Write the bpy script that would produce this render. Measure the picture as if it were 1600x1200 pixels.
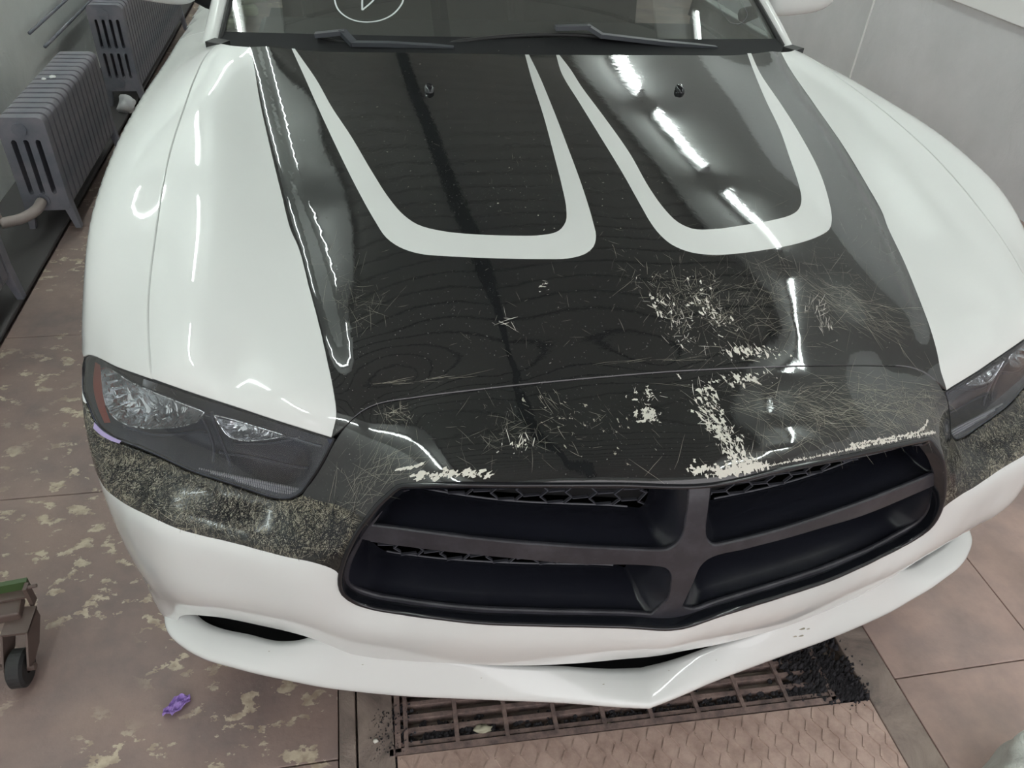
import bpy, bmesh, math, random
import numpy as np
from mathutils import Vector, Matrix
from mathutils.geometry import delaunay_2d_cdt
S=bpy.context.scene; C=S.collection
for o in list(bpy.data.objects): bpy.data.objects.remove(o)
# ------------------------------------------------------------------ camera, world, lamps, exposure
def cam_axes(yaw,pitch,roll):
    cy,sy=math.cos(yaw),math.sin(yaw);cp,sp=math.cos(pitch),math.sin(pitch);cr,sr=math.cos(roll),math.sin(roll)
    f=Vector((sy*cp,cy*cp,-sp)); r0=Vector((cy,-sy,0)); u0=r0.cross(f)
    return cr*r0+sr*u0,-sr*r0+cr*u0,f
_r,_u,_f=cam_axes(.2253,.6673,.0738)
cd=bpy.data.cameras.new('camera'); cam=bpy.data.objects.new('camera',cd); C.objects.link(cam)
cd.sensor_width=36; cd.lens=36*1210/1600; cd.clip_start=.02
cam.matrix_world=Matrix(((_r.x,_u.x,-_f.x,-.4521),(_r.y,_u.y,-_f.y,-.6037),(_r.z,_u.z,-_f.z,1.5901),(0,0,0,1)))
S.camera=cam
w=bpy.data.worlds.new('world'); S.world=w; w.use_nodes=True
w.node_tree.nodes['Background'].inputs[0].default_value=(1,.97,.985,1); w.node_tree.nodes['Background'].inputs[1].default_value=2.3  # white surround, the fill light that enters by the added front opening
S.view_settings.view_transform='Standard'; S.view_settings.look='None'; S.view_settings.gamma=1; S.view_settings.use_curve_mapping=False
S.view_settings.exposure=-0.07
TUBE_POWER=62.0
ROOM=dict(x0=-1.98,x1=2.75,y0=-2.3,y1=8.5,z=2.8)
# ------------------------------------------------------------------ materials
def mat(name,base,rough=.5,metal=0,coat=0,coat_rough=.03,spec=.5,ior=1.5):
    m=bpy.data.materials.new(name); m.use_nodes=True; b=m.node_tree.nodes['Principled BSDF']
    b.inputs['Base Color'].default_value=(*base,1); b.inputs['Roughness'].default_value=rough; b.inputs['Metallic'].default_value=metal
    b.inputs['Coat Weight'].default_value=coat; b.inputs['Coat Roughness'].default_value=coat_rough
    b.inputs['Specular IOR Level'].default_value=spec; b.inputs['IOR'].default_value=ior
    return m
def N(m,t,**k):
    n=m.node_tree.nodes.new(t)
    for a,v in k.items(): setattr(n,a,v)
    return n
def lk(m,a,b): m.node_tree.links.new(a,b)
def B(m): return m.node_tree.nodes['Principled BSDF']
def noise(m,scale,detail=4,rough=.5,coord=None,vec=None,dist=0):
    n=N(m,'ShaderNodeTexNoise'); n.inputs['Scale'].default_value=scale; n.inputs['Detail'].default_value=detail; n.inputs['Roughness'].default_value=rough; n.inputs['Distortion'].default_value=dist
    if vec is None:
        tc=N(m,'ShaderNodeTexCoord'); vec=tc.outputs['Object']
    lk(m,vec,n.inputs['Vector']); return n
def ramp(m,src,stops):
    r=N(m,'ShaderNodeValToRGB'); e=r.color_ramp.elements
    while len(e)<len(stops): e.new(.5)
    for q,(p,c) in zip(e,stops): q.position=p; q.color=(*c,1) if len(c)==3 else c
    lk(m,src,r.inputs[0]); return r
def mix(m,f,a,b):
    x=N(m,'ShaderNodeMix',data_type='RGBA')
    if isinstance(f,float): x.inputs[0].default_value=f
    else: lk(m,f,x.inputs[0])
    for i,v in ((6,a),(7,b)):
        if isinstance(v,tuple): x.inputs[i].default_value=(*v,1)
        else: lk(m,v,x.inputs[i])
    return x.outputs[2]
def bump(m,src,strength,dist,normal=None,coat=False):
    b=N(m,'ShaderNodeBump'); b.inputs['Strength'].default_value=strength; b.inputs['Distance'].default_value=dist
    lk(m,src,b.inputs['Height']); lk(m,b.outputs[0],B(m).inputs['Normal'])
    if coat: lk(m,b.outputs[0],B(m).inputs['Coat Normal'])
    return b
M={}
M['paint']=mat('white_paint',(.67,.69,.68),.35,coat=1,coat_rough=.04)
n_=noise(M['paint'],900,2); r_=ramp(M['paint'],n_.outputs[0],[(.0,(.35,.35,.3)),(.215,(.35,.35,.3)),(.225,(.67,.69,.68)),(1,(.67,.69,.68))]); lk(M['paint'],r_.outputs[0],B(M['paint']).inputs['Base Color'])
M['vinyl']=mat('black_vinyl',(.012,.013,.014),.07,spec=.78)
def vin(m,specks=True):
    n1=noise(m,55,3); n2=noise(m,420,2,.6)
    a=N(m,'ShaderNodeMath',operation='MULTIPLY_ADD'); lk(m,n2.outputs[0],a.inputs[0]); a.inputs[1].default_value=.12; lk(m,n1.outputs[0],a.inputs[2])
    bump(m,a.outputs[0],.07,.0011)
    n3=noise(m,340,1,.5); n4=noise(m,5,3)
    r3=ramp(m,n3.outputs[0],[(0,(0,0,0)),(.735,(0,0,0)),(.765,(1,1,1)),(1,(1,1,1))]); r4=ramp(m,n4.outputs[0],[(.35,(.1,.1,.1)),(.65,(1,1,1))])
    mm=N(m,'ShaderNodeMath',operation='MULTIPLY'); lk(m,r3.outputs[0],mm.inputs[0]); lk(m,r4.outputs[0],mm.inputs[1])
    lk(m,mix(m,mm.outputs[0],(.013,.014,.015),(.22,.22,.20)),B(m).inputs['Base Color'])
    n5=noise(m,9,5,.7); r5=ramp(m,n5.outputs[0],[(.3,(.02,.02,.02)),(.75,(.07,.07,.07))]); lk(m,r5.outputs[0],B(m).inputs['Roughness'])
vin(M['vinyl'])
# wrinkled and crazed vinyl below the lamps
m=M['crazed']=mat('crazed_vinyl',(.02,.02,.018),.17)
tc=N(m,'ShaderNodeTexCoord'); nd=noise(m,14,3,.6,vec=tc.outputs['Object'])
va=N(m,'ShaderNodeVectorMath',operation='MULTIPLY_ADD'); lk(m,nd.outputs['Color'],va.inputs[0]); va.inputs[1].default_value=(.12,.12,.12); lk(m,tc.outputs['Object'],va.inputs[2])
mp=N(m,'ShaderNodeMapping'); mp.inputs['Scale'].default_value=(1,.45,.45); lk(m,va.outputs[0],mp.inputs[0])
v1=noise(m,170,5,.7,vec=mp.outputs[0],dist=2.2); v2=noise(m,9,3)
r1=ramp(m,v1.outputs[0],[(.49,(0,0,0)),(.58,(1,1,1))]); r2=ramp(m,v2.outputs[0],[(.38,(.05,.05,.05)),(.55,(.8,.8,.8))])
mm=N(m,'ShaderNodeMath',operation='MULTIPLY'); lk(m,r1.outputs[0],mm.inputs[0]); lk(m,r2.outputs[0],mm.inputs[1])
lk(m,mix(m,mm.outputs[0],(.012,.012,.011),(.36,.33,.25)),B(m).inputs['Base Color']); bump(m,v1.outputs[0],.35,.001)
M['chip']=mat('bare_paint_chip',(.62,.60,.54),.55)
M['scratch']=mat('scratch_tan',(.34,.32,.25),.5); M['scratch_dim']=mat('scratch_grey',(.30,.285,.235),.55)
M['gloss_black']=mat('gloss_black_plastic',(.008,.009,.012),.12)
M['satin']=mat('satin_black_plastic',(.011,.012,.018),.27)
n1=noise(M['satin'],260,3); bump(M['satin'],n1.outputs[0],.05,.001)
M['bar']=mat('matt_black_plastic',(.020,.020,.027),.42)
n1=noise(M['bar'],22,5,.7); r1=ramp(M['bar'],n1.outputs[0],[(.45,(.018,.018,.024)),(.8,(.05,.05,.06))]); lk(M['bar'],r1.outputs[0],B(M['bar']).inputs['Base Color'])
M['mesh']=mat('mesh_plastic',(.06,.062,.075),.4)
M['void']=mat('dark_interior',(.006,.006,.007),.8)
M['chrome']=mat('reflector_chrome',(.90,.93,.94),.24,metal=1)
n1=noise(M['chrome'],34,2,.5,dist=1.5); bump(M['chrome'],n1.outputs[0],.8,.008)
M['lamp_body']=mat('lamp_housing_grey',(.05,.058,.085),.3)
n1=noise(M['lamp_body'],18,3); bump(M['lamp_body'],n1.outputs[0],.3,.01)
M['marker']=mat('red_marker_plastic',(.30,.045,.03),.3)
M['ribs']=mat('ribbed_clear_plastic',(.45,.46,.49),.3)
M['trim']=mat('cowl_plastic',(.008,.0085,.01),.75,spec=.25)
M['rubber']=mat('black_rubber',(.015,.015,.016),.6)
M['wiper']=mat('wiper_plastic',(.05,.055,.065),.45)
M['marker_pen']=mat('grease_pencil',(.6,.66,.66),.7)
def clear(name,tint,fog,rough):
    m=bpy.data.materials.new(name); m.use_nodes=True; t=m.node_tree; t.nodes.clear()
    o=t.nodes.new('ShaderNodeOutputMaterial'); tr=t.nodes.new('ShaderNodeBsdfTransparent'); tr.inputs[0].default_value=(*tint,1)
    d=t.nodes.new('ShaderNodeBsdfDiffuse'); d.inputs[0].default_value=(.55,.56,.52,1)
    g=t.nodes.new('ShaderNodeBsdfGlossy'); g.inputs['Roughness'].default_value=rough
    f=t.nodes.new('ShaderNodeFresnel'); f.inputs[0].default_value=1.5
    a=t.nodes.new('ShaderNodeMixShader'); a.inputs[0].default_value=fog; b=t.nodes.new('ShaderNodeMixShader')
    t.links.new(tr.outputs[0],a.inputs[1]); t.links.new(d.outputs[0],a.inputs[2]); t.links.new(f.outputs[0],b.inputs[0])
    t.links.new(a.outputs[0],b.inputs[1]); t.links.new(g.outputs[0],b.inputs[2]); t.links.new(b.outputs[0],o.inputs[0])
    return m
M['lens']=clear('hazy_lens',(.93,.95,.98),.07,.04)
M['glass']=clear('windscreen_glass',(.34,.40,.39),.10,.01)  # diffuse veil raised to paint reflected light into the glass
# room
def wallmat(name,c,c2,sc=3):
    m=mat(name,c,.6); a=noise(m,sc,6,.6); r=ramp(m,a.outputs[0],[(.3,c2),(.7,c)]); lk(m,r.outputs[0],B(m).inputs['Base Color'])
    b=noise(m,9,6,.6,dist=.6); bump(m,b.outputs[0],.35,.02); return m
M['wall']=wallmat('wall_white',(.90,.92,.90),(.78,.81,.79))
M['sheet']=wallmat('plastic_sheet',(.74,.74,.76),(.62,.63,.64),2)
M['panel']=mat('upper_panel',(.92,.92,.92),.5)
M['ceil_dark']=mat('dark_plank',(.42,.41,.38),.7)
M['ceil_gap']=mat('plank_gap',(.01,.01,.01),.9)
M['ceil']=mat('ceiling_white',(.88,.90,.88),.7)
M['tube']=mat('lamp_tube',(1,1,1),.5); B(M['tube']).inputs['Emission Color'].default_value=(.90,1,.955,1); B(M['tube']).inputs['Emission Strength'].default_value=TUBE_POWER
M['fitting']=mat('lamp_fitting',(.7,.7,.7),.5)
# floor: brown painted concrete, the paint flaked off in pale patches
def floormat(name,chips,br=1.):
    m=mat(name,(.2,.16,.14),.62)
    a=noise(m,1.6,8,.65); r=ramp(m,a.outputs[0],[(.3,(.21,.160,.143)),(.5,(.30,.232,.208)),(.72,(.37,.29,.26))])
    col=r.outputs[0]
    s1=noise(m,5,6,.6); rs=ramp(m,s1.outputs[0],[(.35,(.75,.75,.78)),(.6,(1.05,1.0,.98))])
    mu=N(m,'ShaderNodeMix',data_type='RGBA',blend_type='MULTIPLY'); mu.inputs[0].default_value=1; lk(m,col,mu.inputs[6]); lk(m,rs.outputs[0],mu.inputs[7]); col=mu.outputs[2]
    m2=N(m,'ShaderNodeMix',data_type='RGBA',blend_type='MULTIPLY'); m2.inputs[0].default_value=1; lk(m,col,m2.inputs[6]); m2.inputs[7].default_value=(br,br*.97,br*.97,1); col=m2.outputs[2]
    if chips:
        tc=N(m,'ShaderNodeTexCoord'); mp=N(m,'ShaderNodeMapping'); mp.inputs['Scale'].default_value=(1,1.5,1); mp.inputs['Rotation'].default_value=(0,0,.5); lk(m,tc.outputs['Object'],mp.inputs[0])
        b=noise(m,16,7,.62,vec=mp.outputs[0]); rb=ramp(m,b.outputs[0],[(chips,(0,0,0)),(chips+.012,(1,1,1))])
        b2=noise(m,2.2,2); rb2=ramp(m,b2.outputs[0],[(.42,(0,0,0)),(.5,(1,1,1))])
        mm=N(m,'ShaderNodeMath',operation='MULTIPLY'); lk(m,rb.outputs[0],mm.inputs[0]); lk(m,rb2.outputs[0],mm.inputs[1])
        b3=noise(m,40,3); rb3=ramp(m,b3.outputs[0],[(.4,(.36,.28,.21)),(.6,(.54,.46,.35))])
        col=mix(m,mm.outputs[0],col,rb3.outputs[0])
    lk(m,col,B(m).inputs['Base Color'])
    h=noise(m,60,5,.6); bump(m,h.outputs[0],.3,.004); return m
M['floor_l']=floormat('flaked_floor_paint',.565,.86); M['floor_r']=floormat('brown_floor_paint',.70,1.42)
M['rust']=mat('rusty_steel',(.12,.085,.075),.65)
a=noise(M['rust'],30,6,.7); r=ramp(M['rust'],a.outputs[0],[(.35,(.12,.09,.085)),(.55,(.25,.18,.16)),(.75,(.36,.27,.23))]); lk(M['rust'],r.outputs[0],B(M['rust']).inputs['Base Color']); bump(M['rust'],a.outputs[0],.4,.004)
M['plate']=mat('checker_plate_paint',(.25,.19,.165),.55)
a=noise(M['plate'],16,6,.7); r=ramp(M['plate'],a.outputs[0],[(.35,(.36,.25,.21)),(.6,(.52,.385,.33)),(.8,(.62,.48,.42))]); lk(M['plate'],r.outputs[0],B(M['plate']).inputs['Base Color']); bump(M['plate'],a.outputs[0],.3,.003)
M['strip']=mat('frame_strip',(.17,.145,.125),.6)
a=noise(M['strip'],8,8,.7,dist=.6); r=ramp(M['strip'],a.outputs[0],[(.3,(.11,.088,.078)),(.5,(.26,.205,.18)),(.7,(.37,.295,.25))]); lk(M['strip'],r.outputs[0],B(M['strip']).inputs['Base Color']); bump(M['strip'],a.outputs[0],.6,.01)
M['lint']=mat('dirt_lint',(.05,.047,.055),.95); a=noise(M['lint'],90,6,.7); bump(M['lint'],a.outputs[0],1,.01)
M['iron']=mat('cast_iron_dust',(.085,.085,.10),.6)
a=noise(M['iron'],7,5,.6); r=ramp(M['iron'],a.outputs[0],[(.3,(.12,.135,.17)),(.7,(.25,.235,.265))]); lk(M['iron'],r.outputs[0],B(M['iron']).inputs['Base Color'])
M['dark_floor']=mat('dusty_curb',(.08,.074,.075),.8)
M['pipe']=mat('pale_pipe',(.42,.36,.34),.5)
M['purple']=mat('purple_film',(.30,.19,.50),.45)
M['lilac']=mat('lilac_tape',(.38,.32,.55),.5)
M['bag']=mat('white_plastic_bag',(.6,.62,.58),.35); a=noise(M['bag'],18,5,.7,dist=1); bump(M['bag'],a.outputs[0],.7,.02)
M['olive']=mat('olive_cloth',(.30,.30,.20),.7)
M['green']=mat('green_rail',(.05,.09,.03),.4)
M['caster']=mat('caster_steel',(.10,.07,.06),.45)
M['pebble']=mat('dry_leaf',(.45,.43,.32),.7)
M['tail']=mat('alloy',(.4,.4,.42),.3,metal=1)
# ------------------------------------------------------------------ object helpers
def link(o,parent=None):
    C.objects.link(o)
    if parent is not None: o.parent=parent
    return o
def mesh_obj(name,V,F,m,parent=None,smooth=False,normals=None,stuff=False,label=None):
    me=bpy.data.meshes.new(name); me.from_pydata([tuple(map(float,v)) for v in V],[],[tuple(map(int,f)) for f in F]); me.update()
    if m is not None: me.materials.append(m)
    if smooth or normals is not None: me.polygons.foreach_set('use_smooth',[True]*len(me.polygons))
    if normals is not None: me.normals_split_custom_set_from_vertices([tuple(map(float,n)) for n in normals])
    o=link(bpy.data.objects.new(name,me),parent)
    if stuff: o['kind']='stuff'
    if label: o['label']=label
    return o
def thing(name,label,cat,group=None,loc=(0,0,0)):
    o=link(bpy.data.objects.new(name,None)); o.location=loc; o['label']=label; o['category']=cat
    if group: o['group']=group
    return o
def tag(o,label,cat,group=None):
    o['label']=label;o['category']=cat
    if group:o['group']=group
    return o
def struct(o): o['kind']='structure'; return o
def boxVF(c,h,rot=None):
    V=[]
    for i in (-1,1):
        for j in (-1,1):
            for k in (-1,1):
                v=Vector((i*h[0],j*h[1],k*h[2]))
                if rot is not None: v=rot@v
                V.append(tuple(v+Vector(c)))
    F=[(0,1,3,2),(4,6,7,5),(0,4,5,1),(2,3,7,6),(0,2,6,4),(1,5,7,3)]
    return V,F
def box(name,c,h,m,parent=None,rot=None,bevel=0,**k):
    V,F=boxVF(c,h,rot); o=mesh_obj(name,V,F,m,parent,**k)
    if bevel: b=o.modifiers.new('bevel','BEVEL'); b.width=bevel; b.segments=2
    return o
class MB:
    def __init__(s): s.V=[];s.F=[]
    def add(s,V,F):
        n=len(s.V); s.V+=list(V); s.F+=[tuple(i+n for i in f) for f in F]; return s
    def box(s,c,h,rot=None): return s.add(*boxVF(c,h,rot))
    def tube(s,P,r,n=8,caps=True):
        P=[Vector(p) for p in P]; R=r if hasattr(r,'__len__') else [r]*len(P); V=[];F=[]; up=None
        for i,p in enumerate(P):
            t=(P[min(i+1,len(P)-1)]-P[max(i-1,0)]).normalized()
            if up is None: up=Vector((0,0,1)) if abs(t.z)<.9 else Vector((1,0,0))
            a=t.cross(up).normalized(); b=a.cross(t).normalized(); up=b
            for k in range(n):
                th=2*math.pi*k/n; V.append(tuple(p+R[i]*(math.cos(th)*a+math.sin(th)*b)))
        for i in range(len(P)-1):
            for k in range(n): F.append((i*n+k,i*n+(k+1)%n,(i+1)*n+(k+1)%n,(i+1)*n+k))
        if caps: F+= [tuple(range(n))[::-1],tuple((len(P)-1)*n+k for k in range(n))]
        return s.add(V,F)
    def obj(s,name,m,parent=None,**k): return mesh_obj(name,s.V,s.F,m,parent,**k)
def catmull(P,step,closed=False):
    P=[np.array(p,float) for p in P]; n=len(P); out=[]
    rng=range(n if closed else n-1)
    for i in rng:
        p1,p2=P[i],P[(i+1)%n]; p0=P[(i-1)%n] if (closed or i>0) else 2*p1-p2; p3=P[(i+2)%n] if (closed or i+2<n) else 2*p2-p1
        k=max(1,int(round(np.linalg.norm(p2-p1)/step)))
        # centripetal-safe tangents
        d=np.linalg.norm(p2-p1)+1e-9; da=np.linalg.norm(p1-p0)+1e-9; db=np.linalg.norm(p3-p2)+1e-9
        m1=((p1-p0)/da+(p2-p1)/d)*.5*d; m2=((p2-p1)/d+(p3-p2)/db)*.5*d
        for j in range(k):
            t=j/k; out.append((2*t**3-3*t*t+1)*p1+(t**3-2*t*t+t)*m1+(-2*t**3+3*t*t)*p2+(t**3-t*t)*m2)
    if not closed: out.append(P[-1])
    return out
def smooth_loop(P,step=.01,ang=42):
    P=[np.array(p,float) for p in P]; n=len(P); cor=[]
    for i in range(n):
        a=P[i]-P[i-1]; b=P[(i+1)%n]-P[i]; c=np.dot(a,b)/(np.linalg.norm(a)*np.linalg.norm(b)+1e-12)
        if math.degrees(math.acos(max(-1,min(1,c))))>ang: cor.append(i)
    if not cor: return catmull(P,step,True)
    out=[]
    for k,i in enumerate(cor):
        j=cor[(k+1)%len(cor)]; seg=[P[i]]; q=i
        while True:
            q=(q+1)%n; seg.append(P[q])
            if q==j: break
        out+=catmull(seg,step)[:-1]
    return out
def inside(pts,poly):
    x,y=pts[:,0],pts[:,1]; r=np.zeros(len(pts),bool); n=len(poly); P=np.asarray(poly)
    for i in range(n):
        x1,y1=P[i];x2,y2=P[(i+1)%n]
        if y1==y2: continue
        c=((y1>y)!=(y2>y))&(x<(x2-x1)*(y-y1)/(y2-y1)+x1); r^=c
    return r
def dist_loop(pts,poly):
    P=np.asarray(poly,float);Q=np.roll(P,-1,0);d=np.full(len(pts),9.)
    for a,b in zip(P,Q):
        ab=b-a;L=ab@ab+1e-15;t=np.clip(((pts-a)@ab)/L,0,1);d=np.minimum(d,np.linalg.norm(pts-a-t[:,None]*ab,axis=1))
    return d
def area(P): P=np.asarray(P); Q=np.roll(P,-1,0); return .5*np.sum(P[:,0]*Q[:,1]-Q[:,0]*P[:,1])
def tri_fill(loops,step):
    """loops[0] outer, rest holes -> 2D verts, tris; the first verts are the loop points in order"""
    allp=np.vstack([np.asarray(l) for l in loops]); mn,mx=allp.min(0),allp.max(0)
    gx=np.arange(mn[0],mx[0],step);gy=np.arange(mn[1],mx[1],step*.87)
    G=np.array([(x+(step*.5 if j%2 else 0),y) for j,y in enumerate(gy) for x in gx]) if len(gx)*len(gy) else np.zeros((0,2))
    if len(G):
        k=inside(G,loops[0])
        for h in loops[1:]: k&=~inside(G,h)
        G=G[k]
    if len(G):
        k=np.ones(len(G),bool)
        for h in loops: k&=dist_loop(G,h)>step*.45
        G=G[k]
    E=[];n=0
    for l in loops:
        m=len(l); E+=[(n+i,n+(i+1)%m) for i in range(m)]; n+=m
    V=np.vstack([allp,G]) if len(G) else allp
    vo,eo,fo,a,b,c=delaunay_2d_cdt([Vector(v) for v in V],E,[],0,1e-7)
    vo=np.array([tuple(v) for v in vo]); T=np.array([f for f in fo if len(f)==3])
    cen=vo[T].mean(1); k=inside(cen,loops[0])
    for h in loops[1:]: k&=~inside(cen,h)
    T=T[k]
    ar=np.cross(vo[T[:,1]]-vo[T[:,0]],vo[T[:,2]]-vo[T[:,0]]); T=T[np.abs(ar)>1e-12]; ar=ar[np.abs(ar)>1e-12]
    T[ar<0]=T[ar<0][:,::-1]
    return vo,T
# --- body shell: one smooth surface w=h(x,s), s=(y+z)/r2, w=(z-y)/r2
R2=2**.5
def _spl(P,step):
    P=[np.array(p,float) for p in P]; out=[]; n=len(P)
    for i in range(n-1):
        p1,p2=P[i],P[i+1]; p0=P[i-1] if i else 2*p1-p2; p3=P[i+2] if i+2<n else 2*p2-p1
        d=np.linalg.norm(p2-p1)+1e-9;da=np.linalg.norm(p1-p0)+1e-9;db=np.linalg.norm(p3-p2)+1e-9
        m1=((p1-p0)/da+(p2-p1)/d)*.5*d;m2=((p2-p1)/d+(p3-p2)/db)*.5*d; k=max(1,int(round(d/step)))
        for j in range(k):
            t=j/k; out.append((2*t**3-3*t*t+1)*p1+(t**3-2*t*t+t)*m1+(-2*t**3+3*t*t)*p2+(t**3-t*t)*m2)
    out.append(P[-1]); return out
# feature lines of the half body (x, y, z in metres), each run smoothly
LINES=[
[(0,1.45,1.058),(0,1.335,1.053),(0,1.14,1.043),(0,.9,1.024),(0,.7,1.0),(0,.54,.973),(0,.43,.938),(0,.35,.903),(0,.285,.870)],
[(.30,1.37,1.053),(.29,1.14,1.037),(.28,.9,1.016),(.27,.7,.992),(.25,.54,.962),(.25,.42,.922),(.25,.345,.886),(.25,.29,.860)],
[(.48,1.40,1.048),(.47,1.14,1.025),(.45,.9,1.0),(.43,.7,.975),(.414,.596,.957),(.405,.48,.926),(.40,.38,.882),(.395,.31,.838)],
[(0,.285,.870),(.19,.291,.864),(.302,.299,.854),(.391,.306,.840),(.451,.303,.830),(.477,.295,.825),(.497,.285,.813),(.514,.277,.795)],
[(.691,1.432,1.039),(.680,1.355,1.025),(.651,1.147,.998),(.618,.923,.975),(.595,.778,.955),(.5625,.622,.930),(.545,.523,.909),(.53,.446,.889),(.519,.376,.866),(.5105,.328,.845),(.510,.299,.822),(.514,.277,.795)],
[(.735,1.42,1.028),(.73,1.30,1.018),(.728,1.1,1.001),(.715,.9,.984),(.70,.75,.963),(.685,.6,.935),(.67,.5,.907),(.66,.42,.876),(.655,.36,.845)],
[(.768,1.496,1.028),(.790,1.43,1.021),(.801,1.286,1.011),(.803,1.113,1.003),(.804,.983,.991),(.803,.866,.977),(.801,.748,.957),(.7985,.647,.935),(.796,.579,.917),(.790,.498,.891),(.783,.43,.863),(.780,.389,.841)],
[(.914,.535,.791),(.845,.451,.822),(.780,.390,.837),(.721,.362,.832),(.658,.332,.823),(.597,.307,.811),(.518,.279,.794)],
[(.935,.515,.735),(.925,.495,.717),(.905,.455,.706),(.878,.429,.703),(.83,.393,.702),(.796,.374,.698),(.751,.348,.694),(.709,.324,.689),(.663,.305,.681),(.621,.290,.672),(.593,.279,.675),(.56,.268,.70)],
[(.92,.52,.765),(.87,.452,.763),(.80,.395,.765),(.70,.340,.762),(.62,.302,.745),(.55,.277,.750)],
# shoulder
[(.80,2.7,.995),(.80,2.1,.995),(.80,1.8,1.0),(.84,1.6,.995),(.85,1.4,1.0),(.852,1.15,.9985),(.853,.9,.9805),(.852,.75,.959),(.852,.62,.916),(.85,.53,.871)],
[(.90,2.7,.965),(.90,2.1,.967),(.90,1.6,.972),(.90,1.26,.982),(.90,1.03,.981),(.90,.873,.969),(.90,.75,.949),(.902,.66,.915),(.905,.60,.875),(.91,.55,.815)],
[(.93,2.7,.93),(.93,2.1,.935),(.93,1.6,.944),(.932,1.26,.955),(.932,1.03,.951),(.932,.873,.935),(.932,.75,.908),(.932,.66,.860),(.932,.60,.815),(.932,.555,.765)],
[(.948,2.7,.86),(.948,2.1,.87),(.948,1.6,.885),(.949,1.26,.900),(.949,1.03,.893),(.949,.873,.872),(.949,.76,.843),(.95,.66,.795),(.95,.60,.750),(.95,.56,.70)],
# grille surround
[(0,.102,.822),(.15,.122,.819),(.28,.143,.812),(.36,.160,.805),(.40,.172,.795),(.43,.184,.780),(.460,.183,.752),(.4755,.179,.732),(.504,.178,.676),(.5158,.177,.646),(.525,.176,.611),(.528,.176,.582),(.525,.177,.555),(.51,.180,.527),(.485,.179,.509),(.435,.165,.503),(.378,.145,.505),(.313,.126,.508),(.214,.103,.513),(.15,.088,.519),(.0885,.074,.524),(0,.060,.525)],
[(0,.126,.842),(.2,.148,.835),(.34,.175,.820)],
[(.3,.22,.838),(.15,.20,.850),(0,.195,.855)],
# below the lamps
[(.945,.50,.655),(.92,.432,.643),(.893,.378,.636),(.861,.342,.639),(.804,.281,.655),(.758,.262,.648),(.678,.233,.637),(.598,.201,.631),(.55,.184,.628)],
[(.948,.50,.56),(.92,.42,.545),(.86,.325,.56),(.8,.266,.57),(.70,.228,.56),(.62,.197,.55)],
[(.948,.50,.45),(.91,.405,.443),(.86,.33,.45),(.8,.272,.46),(.70,.235,.46),(.6,.200,.455),(.5,.170,.455),(.40,.145,.455),(.285,.115,.46),(.15,.085,.468),(0,.056,.48)],
[(.935,.49,.36),(.90,.405,.36),(.85,.345,.36),(.803,.317,.36),(.75,.300,.36),(.70,.281,.36),(.65,.262,.36),(.604,.243,.36),(.55,.215,.36),(.45,.185,.36),(.355,.157,.36),(.285,.140,.36),(.15,.121,.36),(0,.108,.365)],
[(.935,.50,.30),(.90,.41,.30),(.87,.365,.30)],
]
A=np.array([p for l in LINES for p in _spl(l,.045)])
def _u(x): return x+15*np.maximum(0,x-.85)**2
XS=np.c_[_u(A[:,0]),(A[:,1]+A[:,2])/R2]; W=(A[:,2]-A[:,1])/R2
_k=np.ones(len(XS),bool)
for _i in range(len(XS)):
    if _k[_i]:
        _d=((XS-XS[_i])**2).sum(1); _d[:_i+1]=9; _k&=~(_d<.006**2)
XS=XS[_k];W=W[_k]
_m=XS[:,0]>1e-6
XS=np.vstack([XS,XS[_m]*[-1,1]]); W=np.r_[W,W[_m]]
def _U(r2): return np.where(r2>0,r2*np.log(r2+1e-12),0)*.5
def _fit(lam=8e-4):
    n=len(XS);D=((XS[:,None]-XS[None])**2).sum(-1);K=_U(D)+lam*np.eye(n)
    P=np.c_[np.ones(n),XS];M_=np.zeros((n+3,n+3));M_[:n,:n]=K;M_[:n,n:]=P;M_[n:,:n]=P.T
    return np.linalg.solve(M_,np.r_[W,0,0,0])
COEF=_fit()
_wl=np.array([( .691,1.432,1.039),(.682,1.367,1.025),(.651,1.147,.998),(.618,.923,.975),(.595,.778,.955),(.562,.621,.931),(.53,.446,.889),(.511,.328,.845),(.51,.30,.82)])
WS=((_wl[:,1]+_wl[:,2])/R2)[::-1]; WX=_wl[::-1,0]
def sstep(a,b,v):
    t=np.clip((v-a)/(b-a),0,1); return t*t*(3-2*t)
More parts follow.
